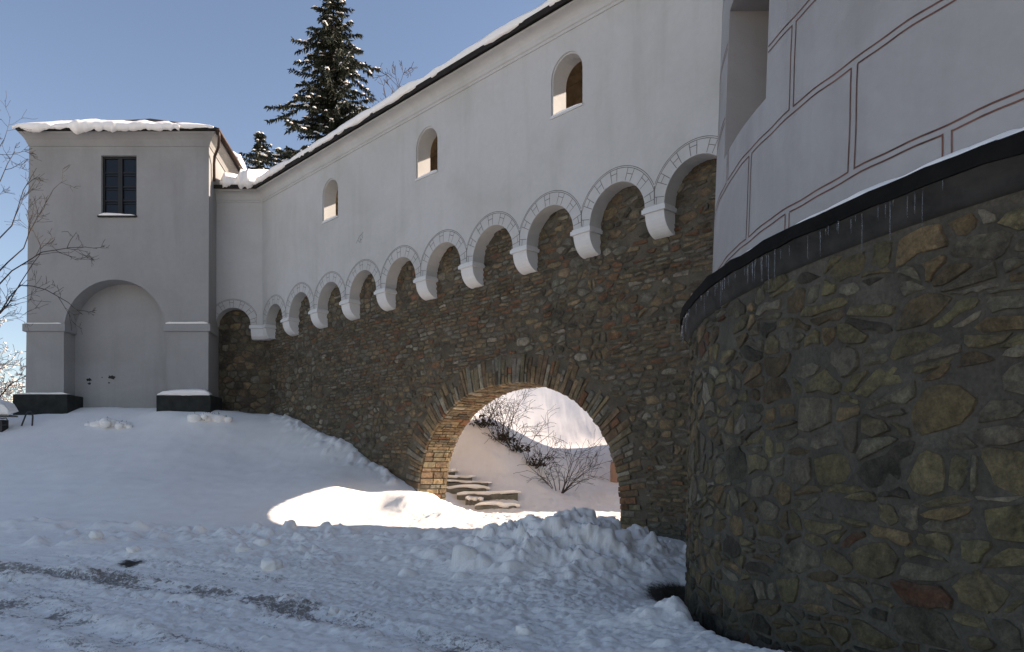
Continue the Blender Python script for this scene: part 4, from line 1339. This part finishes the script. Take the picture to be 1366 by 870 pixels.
# ------------------------------------------------------------------ snow lying on the buildings
def snow_sheet(name, label, fpos, nu, nv, thick, seed, edge=0.16, under=True, freq=2.0):
    """a slab of snow over a surface: fpos(s, t) gives the surface point, t = 0 at the eaves"""
    mb = MB()
    top = []
    ns_ = nv + 5
    for i in range(nu + 1):
        s_ = i / nu
        row = []
        n0 = float(fbm(np.array(s_ * nu * 0.035 * freq), np.array(0.3), seed, 3))
        n1 = float(fbm(np.array(s_ * nu * 0.09 * freq), np.array(4.3), seed + 3, 3))
        endf = min(1.0, min(s_, 1 - s_) * nu / 3.0)
        th = thick * (1 + 0.7 * n0) * (0.35 + 0.65 * endf)
        ov = edge * (0.55 + 0.9 * n0 + 0.5 * n1)
        p0 = Vector(fpos(s_, 0.0)); p1 = Vector(fpos(s_, 0.06))
        outd = (p0 - p1); outd.z = 0; outd = outd.normalized()
        # rounded lip
        row.append(p0 - outd * 0.05 + Vector((0, 0, 0.004)))
        row.append(p0 + outd * (ov * 0.75) + Vector((0, 0, -0.02 - (0.10 + 0.2 * (n1 + n0)) * min(1.0, edge * 7))))
        row.append(p0 + outd * ov + Vector((0, 0, th * 0.30)))
        row.append(p0 + outd * (ov * 0.86) + Vector((0, 0, th * 0.70)))
        row.append(p0 + outd * (ov * 0.45) + Vector((0, 0, th * 0.97)))
        for k in range(nv + 1):
            t = k / nv
            q = Vector(fpos(s_, t))
            h = th * (1 + 0.25 * float(vnoise(np.array(s_ * nu * 0.09), np.array(t * 3 + 1), seed + 9)))
            row.append(q + Vector((0, 0, h)))
        mb.v += [tuple(x) for x in row]; top.append(len(row))
    m_ = top[0]
    for i in range(nu):
        for k in range(m_ - 1): mb.f.append((i * m_ + k, (i + 1) * m_ + k, (i + 1) * m_ + k + 1, i * m_ + k + 1))
    for e in (0, nu): mb.f.append(tuple(e * m_ + k for k in range(m_)))
    o = mb.obj(name, M['snow'], None, smooth=True, label=label, cat='snow', fix=True)
    return o
e0, e1 = offs(0.385), offs(GB / 2)
def lerp(a, b_, t): return a + (b_ - a) * t
def roof_long(s_, t):
    a = lerp(Vector(e0[1]), Vector(W(-1.5, 0.385, 0)[:2]), s_); r_ = lerp(Vector(e1[1]), Vector(W(-1.5, GB / 2, 0)[:2]), s_)
    p = lerp(a, r_, t); return (p.x, p.y, EZ + 0.105 + 0.52 * t)
snow_sheet('roof_snow', 'long even strip of snow along the eaves of the white gallery roof', roof_long, 330, 8, 0.155, 3, 0.05)
def roof_ret(s_, t):
    a = lerp(Vector((-9.55, e0[0].y)), Vector(e0[1]), s_); r_ = lerp(Vector((-9.7, e1[0].y)), Vector(e1[1]), s_)
    p = lerp(a, r_, t); return (p.x, p.y, EZ + 0.105 + 0.52 * t)
snow_sheet('roof_snow', 'thick slumped snow on the short roof between square tower and gallery', roof_ret, 40, 8, 0.40, 12, 0.22, freq=3)
def box_front(x0, x1, up=0.9):
    def f(s_, t):
        x = lerp(x0, x1, s_); y = EYF
        k = t * up
        return (lerp(x, AP[0], k * 0.9), lerp(y, AP[1], k * 0.9), lerp(EH + 0.075, AP[2], k * 0.9))
    return f
snow_sheet('roof_snow', 'thick overhanging slab of snow on the square tower front eaves', box_front(-14.45, -10.45, 0.26), 90, 6, 0.15, 41, 0.14)
snow_sheet('roof_snow', 'thin snow on the left end of the square tower eaves', box_front(EX0 - 0.05, -14.4, 0.3), 24, 4, 0.11, 44, 0.10)
snow_sheet('roof_snow', 'thin snow on the right end of the square tower eaves', box_front(-10.5, EX1 - 0.1, 0.2), 24, 4, 0.09, 46, 0.04)
def box_side(s_, t):
    x = lerp(EX1 - SLX * 2.6, EX1 - SLX * 5.2, s_); y = lerp(EYF + 2.7, EYB, s_)
    k = t * 0.5
    return (lerp(x, AP[0], k), lerp(y, AP[1], k), lerp(EH + 0.075, AP[2], k))
snow_sheet('roof_snow', 'lump of snow hanging over the right side gutter of the square tower', box_side, 30, 5, 0.34, 51, 0.15)
def ledge_top(x0, x1, y0, y1, z): return lambda s_, t: (lerp(x0, x1, s_), lerp(y0, y1, t), z)
snow_sheet('ledge_snow', 'thick snow on the black plinth below the right pier of the square tower', ledge_top(-11.2, -9.55, BY - 0.24, BY - 0.01, 2.432), 30, 4, 0.13, 61, 0.03)
snow_sheet('ledge_snow', 'thin snow on the black plinth below the left pier of the square tower', ledge_top(-15.7, -14.05, BY - 0.24, BY - 0.01, 2.462), 30, 4, 0.055, 63, 0.02)
snow_sheet('ledge_snow', 'snow on the moulded band of the right pier of the square tower', ledge_top(-11.02, BX1 - 0.02, BY - 0.065, BY - 0.005, 4.735), 30, 3, 0.045, 65, 0.0)
snow_sheet('ledge_snow', 'faint snow on the moulded band of the left pier of the square tower', ledge_top(BX0 - 0.05, NAX0 - 0.05, BY - 0.065, BY - 0.005, 4.735), 30, 3, 0.02, 67, 0.0)
snow_sheet('ledge_snow', 'small snow cushion on the sill of the dark square tower window', ledge_top(WX0 - 0.05, WX1 - 0.02, BY - 0.06, BY + 0.08, BWZ0 - 0.004), 24, 4, 0.06, 69, 0.0)
for i, c in enumerate(WIN):
    snow_sheet('ledge_snow', ['snow on the sill of the nearest small arched gallery window', 'snow on the sill of the middle small arched gallery window', 'snow on the sill of the farthest small arched gallery window'][i],
               (lambda c: lambda s_, t: W(lerp(c - 0.40, c + 0.40, s_), lerp(0.025, -0.20, t), WB - 0.01))(c), 16, 4, 0.028, 71 + i, 0.0)

# ------------------------------------------------------------------ beyond the archway: steps, shrubs, an added unseen building
steps = thing('stone_steps', 'snowy stone steps climbing left behind the big archway', 'steps', loc=(-0.9, 23.5, gz(-0.9, 22.3)))
strs = random.Random(6)
so = Vector((-0.9, 23.5, steps.location.z))
for k in range(7):
    z = -1.13 + 0.165 * k; y = 22.7 + 0.36 * k
    xl, xr = [(-1.10, 0.13), (-1.40, -0.98), (-1.68, 0.18), (-2.35, -0.80), (-2.4, -0.76), (-2.4, -1.28), (-2.4, -1.85)][k]
    n = 10
    mb = MB()
    rows_ = []
    for i in range(n + 1):
        x = lerp(xl, xr, i / n); jy = strs.uniform(-0.015, 0.015); jz = strs.uniform(-0.012, 0.012)
        mb.v += [(x - so.x, y + jy - so.y, z - 0.25 - so.z), (x - so.x, y + jy - so.y, z + 0.115 + jz - so.z), (x - so.x, y + 0.03 + jy - so.y, z + 0.14 + jz - so.z), (x - so.x, y + 0.55 - so.y, z + 0.14 - so.z), (x - so.x, y + 0.55 - so.y, z - 0.25 - so.z)]
    for i in range(n):
        for q in range(4): mb.f.append((i * 5 + q, (i + 1) * 5 + q, (i + 1) * 5 + q + 1, i * 5 + q + 1))
    mb.f.append((0, 1, 2, 3, 4)); mb.f.append(tuple(n * 5 + q for q in (4, 3, 2, 1, 0)))
    mb.obj('step', M['step'], steps, fix=True)
    f_ = (lambda y, z, xl, xr, k: lambda s_, t: (lerp(xl, xr + 0.12, s_), lerp(y + 0.01 + 0.05 * math.sin(s_ * 17 + k * 2), y + 0.56, t), z + 0.142 + 0.05 * max(0, math.sin(s_ * 5 + k * 1.7))))(y, z, xl, xr, k)
    snow_sheet('step_snow', 'trampled snow on the ' + ['lowest', 'second lowest', 'third lowest', 'middle', 'third highest', 'second highest', 'highest'][k] + ' stone step behind the archway', f_, 26, 4, 0.07, 90 + k, 0.02).__setitem__('group', 'snow on the steps behind the archway')

def grow(mb, p, d, L, r, depth, rs, bend=0.25, up=0.1, kids=(2, 4), shrink=0.62, seg=4, spread=0.7, minr=0.004):
    pts = [Vector(p)]; d = Vector(d).normalized()
    rad = [r]
    for i in range(seg):
        d = (d + Vector((rs.gauss(0, bend), rs.gauss(0, bend), rs.gauss(0, bend) + up))).normalized()
        pts.append(pts[-1] + d * (L / seg)); rad.append(max(minr, r * (1 - 0.6 * (i + 1) / seg)))
    mb.tube(pts, rad, n=5 if r > 0.03 else 3, cap=False)
    if depth <= 0: return pts
    for k in range(rs.randint(*kids)):
        t = rs.uniform(0.3, 1.0); i = min(int(t * seg), seg - 1)
        q = pts[i].lerp(pts[i + 1], t * seg - i)
        dd = (pts[i + 1] - pts[i]).normalized()
        side = Vector((rs.gauss(0, 1), rs.gauss(0, 1), rs.gauss(0, 1))); side = (side - dd * side.dot(dd)).normalized()
        nd = (dd * (1 - spread * 0.5) + side * spread).normalized()
        grow(mb, q, nd, L * shrink * rs.uniform(0.7, 1.15), max(minr, rad[i] * 0.6), depth - 1, rs, bend, up, kids, shrink, seg, spread, minr)
    return pts

def bare_bush(x, y, h, stems, seed, label, lean=(0, 0), skirt=True):
    rs = random.Random(seed)
    z = gz(x, y)
    t = thing('bare_shrub', label, 'shrub', 'bare shrubs behind the archway', (x, y, z))
    mb = MB()
    for k in range(stems):
        an = rs.uniform(0, 2 * math.pi); sp = rs.uniform(0.15, 0.95)
        d = Vector((math.cos(an) * sp * 1.25 + lean[0], math.sin(an) * sp + lean[1], 0.9))
        grow(mb, (math.cos(an) * 0.10, math.sin(an) * 0.10, -0.08), d, h * rs.uniform(0.55, 1.15), 0.017, 2, rs, 0.15, -0.015, (2, 4), 0.6, 5, 0.65, 0.0055)
    mb.obj('stems', M['twig'], t)
    if skirt:
        mb = MB()
        for k in range(130):
            an = rs.uniform(0, 2 * math.pi); rr_ = 0.5 * rs.random() ** 0.8
            c = Vector((math.cos(an) * rr_, math.sin(an) * rr_ * 0.7, rs.uniform(0, 0.5) * (1 - rr_) * rs.random() + 0.01))
            u = Vector((rs.gauss(0, 1), rs.gauss(0, 1), rs.gauss(0, 1))).normalized() * 0.06; v_ = Vector((rs.gauss(0, 1), rs.gauss(0, 1), rs.gauss(0, 1))).normalized() * 0.045
            mb.add([c - u, c + v_, c + u, c - v_], [(0, 1, 2, 3)])
        mb.obj('dead_leaves', M['leaf_dark'], t)
    return t
bare_bush(-1.05, 26.9, 1.25, 9, 1, 'bare shrub highest on the snowy bank behind the archway', (0.2, 0))
bare_bush(-0.35, 26.6, 1.6, 13, 2, 'big bare shrub with dark dead leaves midway on the snowy bank', (0.25, 0))
bare_bush(0.15, 26.4, 1.5, 10, 3, 'bare leaning shrub with dark leaves lower on the snowy bank', (0.35, 0))
bare_bush(0.75, 26.2, 0.9, 12, 4, 'small bare shrub between the leaning ones on the snowy bank', (0.3, 0))
bare_bush(1.55, 25.4, 1.45, 15, 5, 'separate bare shrub lowest on the snow behind the archway', (0.15, 0), skirt=False)

bld = thing('garden_wall', 'low rounded pinkish brown wall end showing behind the archway right side', 'wall', loc=(3.75, 27, gz(3.75, 27)))
mb = MB()
prof = []
for k in range(13):
    t_ = math.pi * k / 12
    prof.append((-math.sin(t_) * 0.30, -math.cos(t_) * 0.28))
prof += [(3.2, 0.28), (3.2, -0.28)]
n_ = len(prof)
for z_, g_ in ((-0.8, 1.0), (0.55, 1.0), (0.66, 0.94), (0.70, 0.8)):
    for (x_, y_) in prof: mb.v.append((x_ * (g_ if x_ < 0 else 1), y_ * g_, z_))
for r_ in range(3):
    for k in range(n_): mb.f.append((r_ * n_ + k, r_ * n_ + (k + 1) % n_, (r_ + 1) * n_ + (k + 1) % n_, (r_ + 1) * n_ + k))
mb.f.append(tuple(3 * n_ + k for k in range(n_)))
mb.obj('wall_body', M['pink'], bld, fix=True)
mb = MB(); mb.box(0.4, 3.15, -0.24, 0.24, 0.702, 0.78); mb.obj('coping', M['step'], bld)

shade_bld = thing('shade_building', 'plastered castle wing standing behind the gallery wall, hidden by the round tower', 'building', loc=(11.0, 30.2, -1.2))  # out of view, added so its shadow covers the bank behind the archway
mb = MB(); mb.box(-5.0, 5.0, -4.6, 4.0, -1.0, 6.6); mb.obj('wall', M['plaster'], shade_bld)
mb = MB()
mb.add([(-5.4, -5.0, 6.6), (5.4, -5.0, 6.6), (5.4, 4.4, 6.6), (-5.4, 4.4, 6.6), (-2.6, -0.3, 7.7), (2.6, -0.3, 7.7)], [(0, 1, 5, 4), (1, 2, 5), (2, 3, 4, 5), (3, 0, 4), (3, 2, 1, 0)])
mb.obj('roof', M['roof_dark'], shade_bld)
for yw in (-2.6, 0.0, 2.6):
    mb = MB(); mb.box(-5.05, -4.99, yw - 0.5, yw + 0.5, 2.6, 4.2); w_ = mb.obj('window', M['frame_dark'], shade_bld)
    mb = MB(); mb.box(-5.065, -5.052, yw - 0.42, yw + 0.42, 2.68, 4.12); mb.obj('pane', M['glass'], w_)

# ------------------------------------------------------------------ trees
def spruce(x, y, zb, ztop, zlow, rmax, seed, label, dens=1.0):
    rs = random.Random(seed)
    t = thing('spruce_tree', label, 'tree', 'spruces behind the castle', (x, y, zb))
    H = ztop - zb
    mb = MB(); mb.tube([(0, 0, -0.3), (0.05, 0, H * 0.5), (0, 0.04, H * 0.85), (0, 0, H)], [0.32, 0.2, 0.07, 0.015], n=8); mb.obj('trunk', M['bark'], t)
    nb = MB(); sb = MB(); lb = MB()
    z = zlow - zb
    while z < H - 0.15:
        f = (H - z) / (ztop - zlow)
        base = rmax * (f ** 0.75) * (0.6 + 0.7 * rs.random())
        for k in range(rs.randint(6, 8)):
            an = rs.uniform(0, 2 * math.pi)
            L = base * rs.uniform(0.3, 1.25) + 0.12
            if rs.random() < 0.2: continue
            dz0 = rs.uniform(-0.05, 0.35)
            pts = []
            n = max(4, int(L / 0.16))
            ux, uy = math.cos(an), math.sin(an)
            for i in range(n + 1):
                q = i / n
                pts.append(Vector((ux * L * q, uy * L * q, z + L * (dz0 * q - 0.75 * q * q + 0.42 * q ** 3))))
            lb.tube(pts, [0.035 * (1 - 0.85 * i / n) + 0.004 for i in range(n + 1)], n=3, cap=False)
            for i in range(1, n + 1):
                q = i / n
                p = pts[i]
                for s_ in range(int(9 * dens)):
                    sd = rs.choice((-1, 1))
                    ln = rs.uniform(0.2, 0.5) * (1.15 - 0.5 * q)
                    d = Vector((ux * 0.55 - uy * sd * rs.uniform(0.2, 1.0), uy * 0.55 + ux * sd * rs.uniform(0.2, 1.0), rs.uniform(-1.7, 0.0))).normalized()
                    w = Vector((rs.gauss(0, 1), rs.gauss(0, 1), rs.gauss(0, 1))).cross(d).normalized() * rs.uniform(0.03, 0.055)
                    o = p + Vector((rs.gauss(0, 0.03), rs.gauss(0, 0.03), rs.gauss(0, 0.03)))
                    nb.add([o - w * 0.6, o + d * ln * 0.5 - w, o + d * ln, o + d * ln * 0.5 + w, o + w * 0.6], [(0, 1, 2, 3, 4)])
                if rs.random() < 0.22 and q > 0.25:
                    rr_ = rs.uniform(0.05, 0.13)
                    vv = []
                    for zz, sc in ((0.02, 0.9), (0.06, 1.0), (0.10, 0.6)):
                        for kk in range(6): vv.append(p + Vector((math.cos(kk * 1.047 + an) * rr_ * sc * rs.uniform(0.7, 1.3) * 1.3, math.sin(kk * 1.047 + an) * rr_ * sc * rs.uniform(0.7, 1.3), zz)))
                    vv.append(p + Vector((0, 0, 0.125)))
                    fs = [(a_ * 6 + kk, a_ * 6 + (kk + 1) % 6, a_ * 6 + 6 + (kk + 1) % 6, a_ * 6 + 6 + kk) for a_ in (0, 1) for kk in range(6)] + [(12 + kk, 12 + (kk + 1) % 6, 18) for kk in range(6)]
                    sb.add(vv, fs)
        z += rs.uniform(0.15, 0.30)
    lb.obj('limbs', M['bark'], t)
    nb.obj('crown', M['needle'], t)
    if sb.v: sb.obj('snow_load', M['snow'], t, smooth=True, kind='stuff')
    return t
spruce(-10.45, 45, 3.0, 28.4, 14.0, 5.0, 3, 'tall dark spruce dusted with snow rising behind the gallery roof', 1.0)
spruce(-19.6, 60, 3.0, 26.7, 17.0, 2.6, 8, 'small spruce tip showing between square tower and gallery roof', 0.8)

def bare_tree(x, y, zb, trunk_h, limbs, seed, label, L=3.0, depth=4, r=0.14, up=0.12, spread=0.7, first=0.4):
    rs = random.Random(seed)
    t = thing('bare_tree', label, 'tree', None, (x, y, zb))
    tb = MB(); tb.tube([(0, 0, -0.3), (0.03, 0.02, trunk_h * 0.5), (0, 0, trunk_h)], [r, r * 0.75, r * 0.45], n=8); tb.obj('trunk', M['bark'], t)
    mb = MB()
    for k in range(limbs):
        an = rs.uniform(0, 2 * math.pi); zz = trunk_h * rs.uniform(first, 1.0)
        grow(mb, (0, 0, zz), (math.cos(an) * 0.8, math.sin(an) * 0.8, rs.uniform(0.3, 1.0)), L * rs.uniform(0.6, 1.1), r * 0.4, depth, rs, 0.16, up * 0.5, (2, 4), 0.62, 5, spread, 0.013)
    mb.obj('branches', M['twig'], t)
    return t
bare_tree(-5.7, 42, 4.0, 13.0, 12, 5, 'leafless tree crown just showing above the gallery roof beside the spruce', 3.0, 4, 0.2, 0.2, 0.6, 0.75)
# the leafless tree at the left edge, its long limbs reaching across the square tower
t = thing('bare_tree', 'leafless tree at the left edge reaching thin branches across the square tower', 'tree', None, (-14.9, 20.0, gz(-14.9, 20.0)))
tz = t.location.z
mb = MB(); mb.tube([(0, 0, -0.3), (0.05, 0, 2.0), (-0.05, 0, 5.0), (0.1, 0, 8.2)], [0.17, 0.14, 0.10, 0.04], n=9); mb.obj('trunk', M['bark'], t)
mb = MB()
lrs = random.Random(14)
def PL(x, y, d): q = P(x, y, d); return Vector((q[0] + 14.9, q[1] - 20.0, q[2] - tz))
limb = [
    [(-75, 440, 20), (-30, 430, 19.9), (0, 416, 19.8), (28, 379, 19.7), (60, 387, 19.6), (90, 402, 19.5), (112, 420, 19.4)],
    [(-75, 420, 20), (-20, 395, 20.1), (15, 362, 20.2), (55, 336, 20.2), (95, 331, 20.1), (130, 331, 20.0)],
    [(-75, 380, 20), (-20, 340, 19.8), (15, 300, 19.7), (35, 255, 19.6), (48, 225, 19.6)],
    [(-75, 350, 20), (-30, 290, 20.1), (0, 240, 20.2), (18, 200, 20.3)],
    [(-75, 400, 20), (-10, 372, 20.3), (30, 330, 20.4), (50, 290, 20.4), (62, 262, 20.4)],
    [(-75, 460, 20), (-20, 440, 20.2), (10, 405, 20.3), (45, 350, 20.4), (58, 330, 20.4)],
    [(-75, 330, 20), (-40, 260, 20), (-15, 215, 20), (5, 190, 20)],
]
for pts in limb:
    q = [PL(*p) for p in pts]
    q = [a.lerp(b_, t_) for a, b_ in zip(q, q[1:]) for t_ in (0, 0.5)] + [q[-1]]
    q = [p + Vector((lrs.gauss(0, 0.02), lrs.gauss(0, 0.03), lrs.gauss(0, 0.02))) for p in q]
    n = len(q)
    mb.tube(q, [0.022 * (1 - i / n) ** 1.3 + 0.005 for i in range(n)], n=5, cap=False)
    for i in range(2, n):
        for s_ in range(lrs.randint(0, 2)):
            dd = (q[i] - q[i - 1]).normalized()
            side = Vector((lrs.gauss(0, 1), lrs.gauss(0, 0.6), lrs.gauss(0, 1))).normalized()
            grow(mb, q[i - 1].lerp(q[i], lrs.random()), dd * 0.8 + side * 0.6, lrs.uniform(0.3, 0.95), 0.010, 2, lrs, 0.16, 0.02, (2, 4), 0.6, 4, 0.6, 0.0045)
mb.obj('branches', M['twig'], t)

# snowed-up shrubs left of the square tower
def snowy_shrub(x, y, h, seed, label):
    rs = random.Random(seed)
    z = gz(x, y)
    t = thing('snowy_shrub', label, 'shrub', 'snow laden shrubs by the square tower', (x, y, z))
    mb = MB(); sb = MB()
    tips = []
    for k in range(13):
        an = rs.uniform(0, 2 * math.pi)
        pts = grow(mb, (0, 0, -0.1), (math.cos(an) * 0.6, math.sin(an) * 0.6, 1), h * rs.uniform(0.5, 0.9), 0.035, 3, rs, 0.2, 0.03, (2, 4), 0.6, 4, 0.8, 0.009)
        tips += pts[1:]
    for v_ in list(mb.v)[::5]:
        if rs.random() < 0.35:
            p = Vector(v_); r_ = rs.uniform(0.03, 0.08)
            vv = [p + Vector((math.cos(kk * 1.2566) * r_ * rs.uniform(0.8, 1.7), math.sin(kk * 1.2566) * r_, 0.0)) for kk in range(5)] + [p + Vector((0, 0, r_ * 0.8)), p - Vector((0, 0, r_ * 0.3))]
            sb.add(vv, [(kk, (kk + 1) % 5, 5) for kk in range(5)] + [((kk + 1) % 5, kk, 6) for kk in range(5)])
    mb.obj('branches', M['twig'], t); sb.obj('snow_load', M['snow'], t, smooth=True, kind='stuff')
snowy_shrub(-19.6, 28.5, 2.8, 3, 'snow laden shrub right beside the left corner of the square tower')
snowy_shrub(-22.2, 31.5, 3.6, 4, 'taller snow laden shrub farther left behind the bench')

# ------------------------------------------------------------------ small things on the slope
bz = gz(-15.2, 22.9)
bench = thing('bench', 'park bench end with black post and metal bracket at the left edge', 'bench', loc=(-15.22, 22.9, bz))
mb = MB()
for k in range(4): pass
for k in range(4):
    mb = MB(); mb.box(-1.6, 0.34, -0.24 + k * 0.125, -0.13 + k * 0.125, 0.40, 0.445); mb.obj('seat_slat', M['step'], bench)
for x in (0.04, -1.3):
    mb = MB(); mb.box(x - 0.085, x + 0.085, -0.16, 0.14, -0.15, 0.30); mb.obj('leg', M['frame_dark'], bench)
    mb = MB(); mb.tube([(x - 0.02, -0.17, 0.40), (x + 0.0, -0.17, 0.345), (x + 0.10, -0.17, 0.335), (x + 0.22, -0.17, 0.345), (x + 0.245, -0.17, 0.30), (x + 0.22, -0.17, 0.14), (x + 0.08, -0.17, 0.135)], 0.016, n=6); mb.obj('bracket', M['metal'], bench, smooth=True)
snow_sheet('bench_snow', 'deep rounded block of snow on the bench seat at the left edge', lambda s_, t: (lerp(-16.8, -14.85, s_), lerp(22.67, 23.13, t), bz + 0.447), 40, 8, 0.50, 88, 0.01)
hz_ = gz(-14.65, 23.2)
hoop = MB()
hp = [(-0.17, 0, -0.15), (-0.16, 0, 0.0), (-0.03, 0, 0.33), (0.03, 0, 0.41), (0.10, 0, 0.43), (0.165, 0, 0.39), (0.18, 0, 0.28), (0.15, 0.02, 0.02), (0.14, 0.02, -0.15)]
hoop.tube(hp, 0.024, n=8)
o = hoop.obj('metal_hoop', M['metal'], None, smooth=True, label='bent metal pipe hoop sticking out of the snow before the left plinth', cat='hoop'); o.location = (-14.65, 23.2, hz_)

def snow_mound(name, x, y, r, n, seed, label, cat, flat=0.7):
    """a heap of snow cushions over low stalks"""
    rs = random.Random(seed); z = gz(x, y)
    t = thing(name, label, cat, 'snow covered low plants before the square tower', (x, y, z))
    mb = MB(); st = MB()
    for k in range(n):
        px_, py_ = rs.gauss(0, r * 0.5), rs.gauss(0, r * 0.3); q = rs.uniform(0.08, 0.19)
        pz = -0.04 + 0.15 * max(0, 1 - math.hypot(px_, py_) / r) + rs.uniform(0, 0.04)
        nu_, nv_ = 9, 6
        vv = []
        for j in range(nv_ + 1):
            ph = math.pi * j / nv_
            for i in range(nu_):
                th_ = 2 * math.pi * i / nu_; w = 1 + 0.22 * float(vnoise(np.array(math.cos(th_) * 1.7 + k * 3.1), np.array(ph * 1.3 + math.sin(th_)), seed))
                vv.append((px_ + q * w * math.sin(ph) * math.cos(th_) * 1.25, py_ + q * w * math.sin(ph) * math.sin(th_), pz + q * w * math.cos(ph) * (flat if math.cos(ph) > 0 else 1.4)))
        mb.add(vv, [(j * nu_ + i, j * nu_ + (i + 1) % nu_, (j + 1) * nu_ + (i + 1) % nu_, (j + 1) * nu_ + i) for j in range(nv_) for i in range(nu_)])
        st.tube([(px_, py_, -0.1), (px_ + rs.gauss(0, 0.05), py_ + 0.02, pz + q * 0.9)], 0.006, n=4)
    mb.obj('snow_cushions', M['snow'], t, smooth=True)
    st.obj('stalks', M['twig'], t)
snow_mound('snowed_plant', -12.25, 23.4, 0.55, 22, 2, 'snow covered low plant in front of the blind arch', 'plant')
snow_mound('snowed_plant', -9.35, 23.7, 0.6, 14, 5, 'flatter snow covered low plant before the right black plinth', 'plant', 0.45)

def clod(x, y, r, seed, lab):
    rs = random.Random(seed)
    bm = bmesh.new(); bmesh.ops.create_icosphere(bm, subdivisions=3, radius=r)
    off = Vector((rs.uniform(0, 9), rs.uniform(0, 9), rs.uniform(0, 9)))
    for v in bm.verts:
        d = v.co.normalized() * 1.6 + off
        w = float(vnoise(np.array(d.x + d.z * 0.7), np.array(d.y - d.z * 0.4), seed)) + 0.5 * float(vnoise(np.array(d.x * 2.3 + d.z), np.array(d.y * 2.3 + d.z), seed + 4))
        v.co *= 1 + 0.6 * w + 0.25 * float(vnoise(np.array(d.x * 4 + d.z * 2), np.array(d.y * 4 - d.z * 3), seed + 9))
        v.co.z *= 0.75
    me_ = bpy.data.meshes.new('snow_clod'); bm.to_mesh(me_); bm.free()
    me_.polygons.foreach_set('use_smooth', [True] * len(me_.polygons))
    o = link('snow_clod', me_, M['snow'], None, label=lab, cat='snow lump', group='loose snow lumps along the road edge')
    o.location = (x, y, gz(x, y) + r * 0.22); o.rotation_euler = (0, 0, rs.uniform(0, 6))
crs = random.Random(77)
for (px_, py_, r, lab) in ((362, 762, 0.16, 'largest loose snow lump standing alone above the wheel track'), (325, 725, 0.13, 'left one of two neighbouring snow lumps below the sunlit patch'),
                           (352, 728, 0.14, 'right one of two neighbouring snow lumps below the sunlit patch'), (178, 738, 0.09, 'snow lump just right of the dark bare patch by the road'),
                           (128, 712, 0.11, 'snow lump high on the bank above the dark bare patch'), (445, 818, 0.06, 'small snow lump on the road right of the wheel track'),
                           (700, 845, 0.08, 'snow lump near the bottom middle before the plough heap')):
    yy = 12.0
    for _ in range(12):
        q = P(px_, py_, yy); yy = min(15.5, max(5.5, yy * (-gz(q[0], yy) / max(0.2, -q[2])) ** 0.7))
    clod(P(px_, py_, yy)[0], yy, r, crs.randint(0, 999), lab)
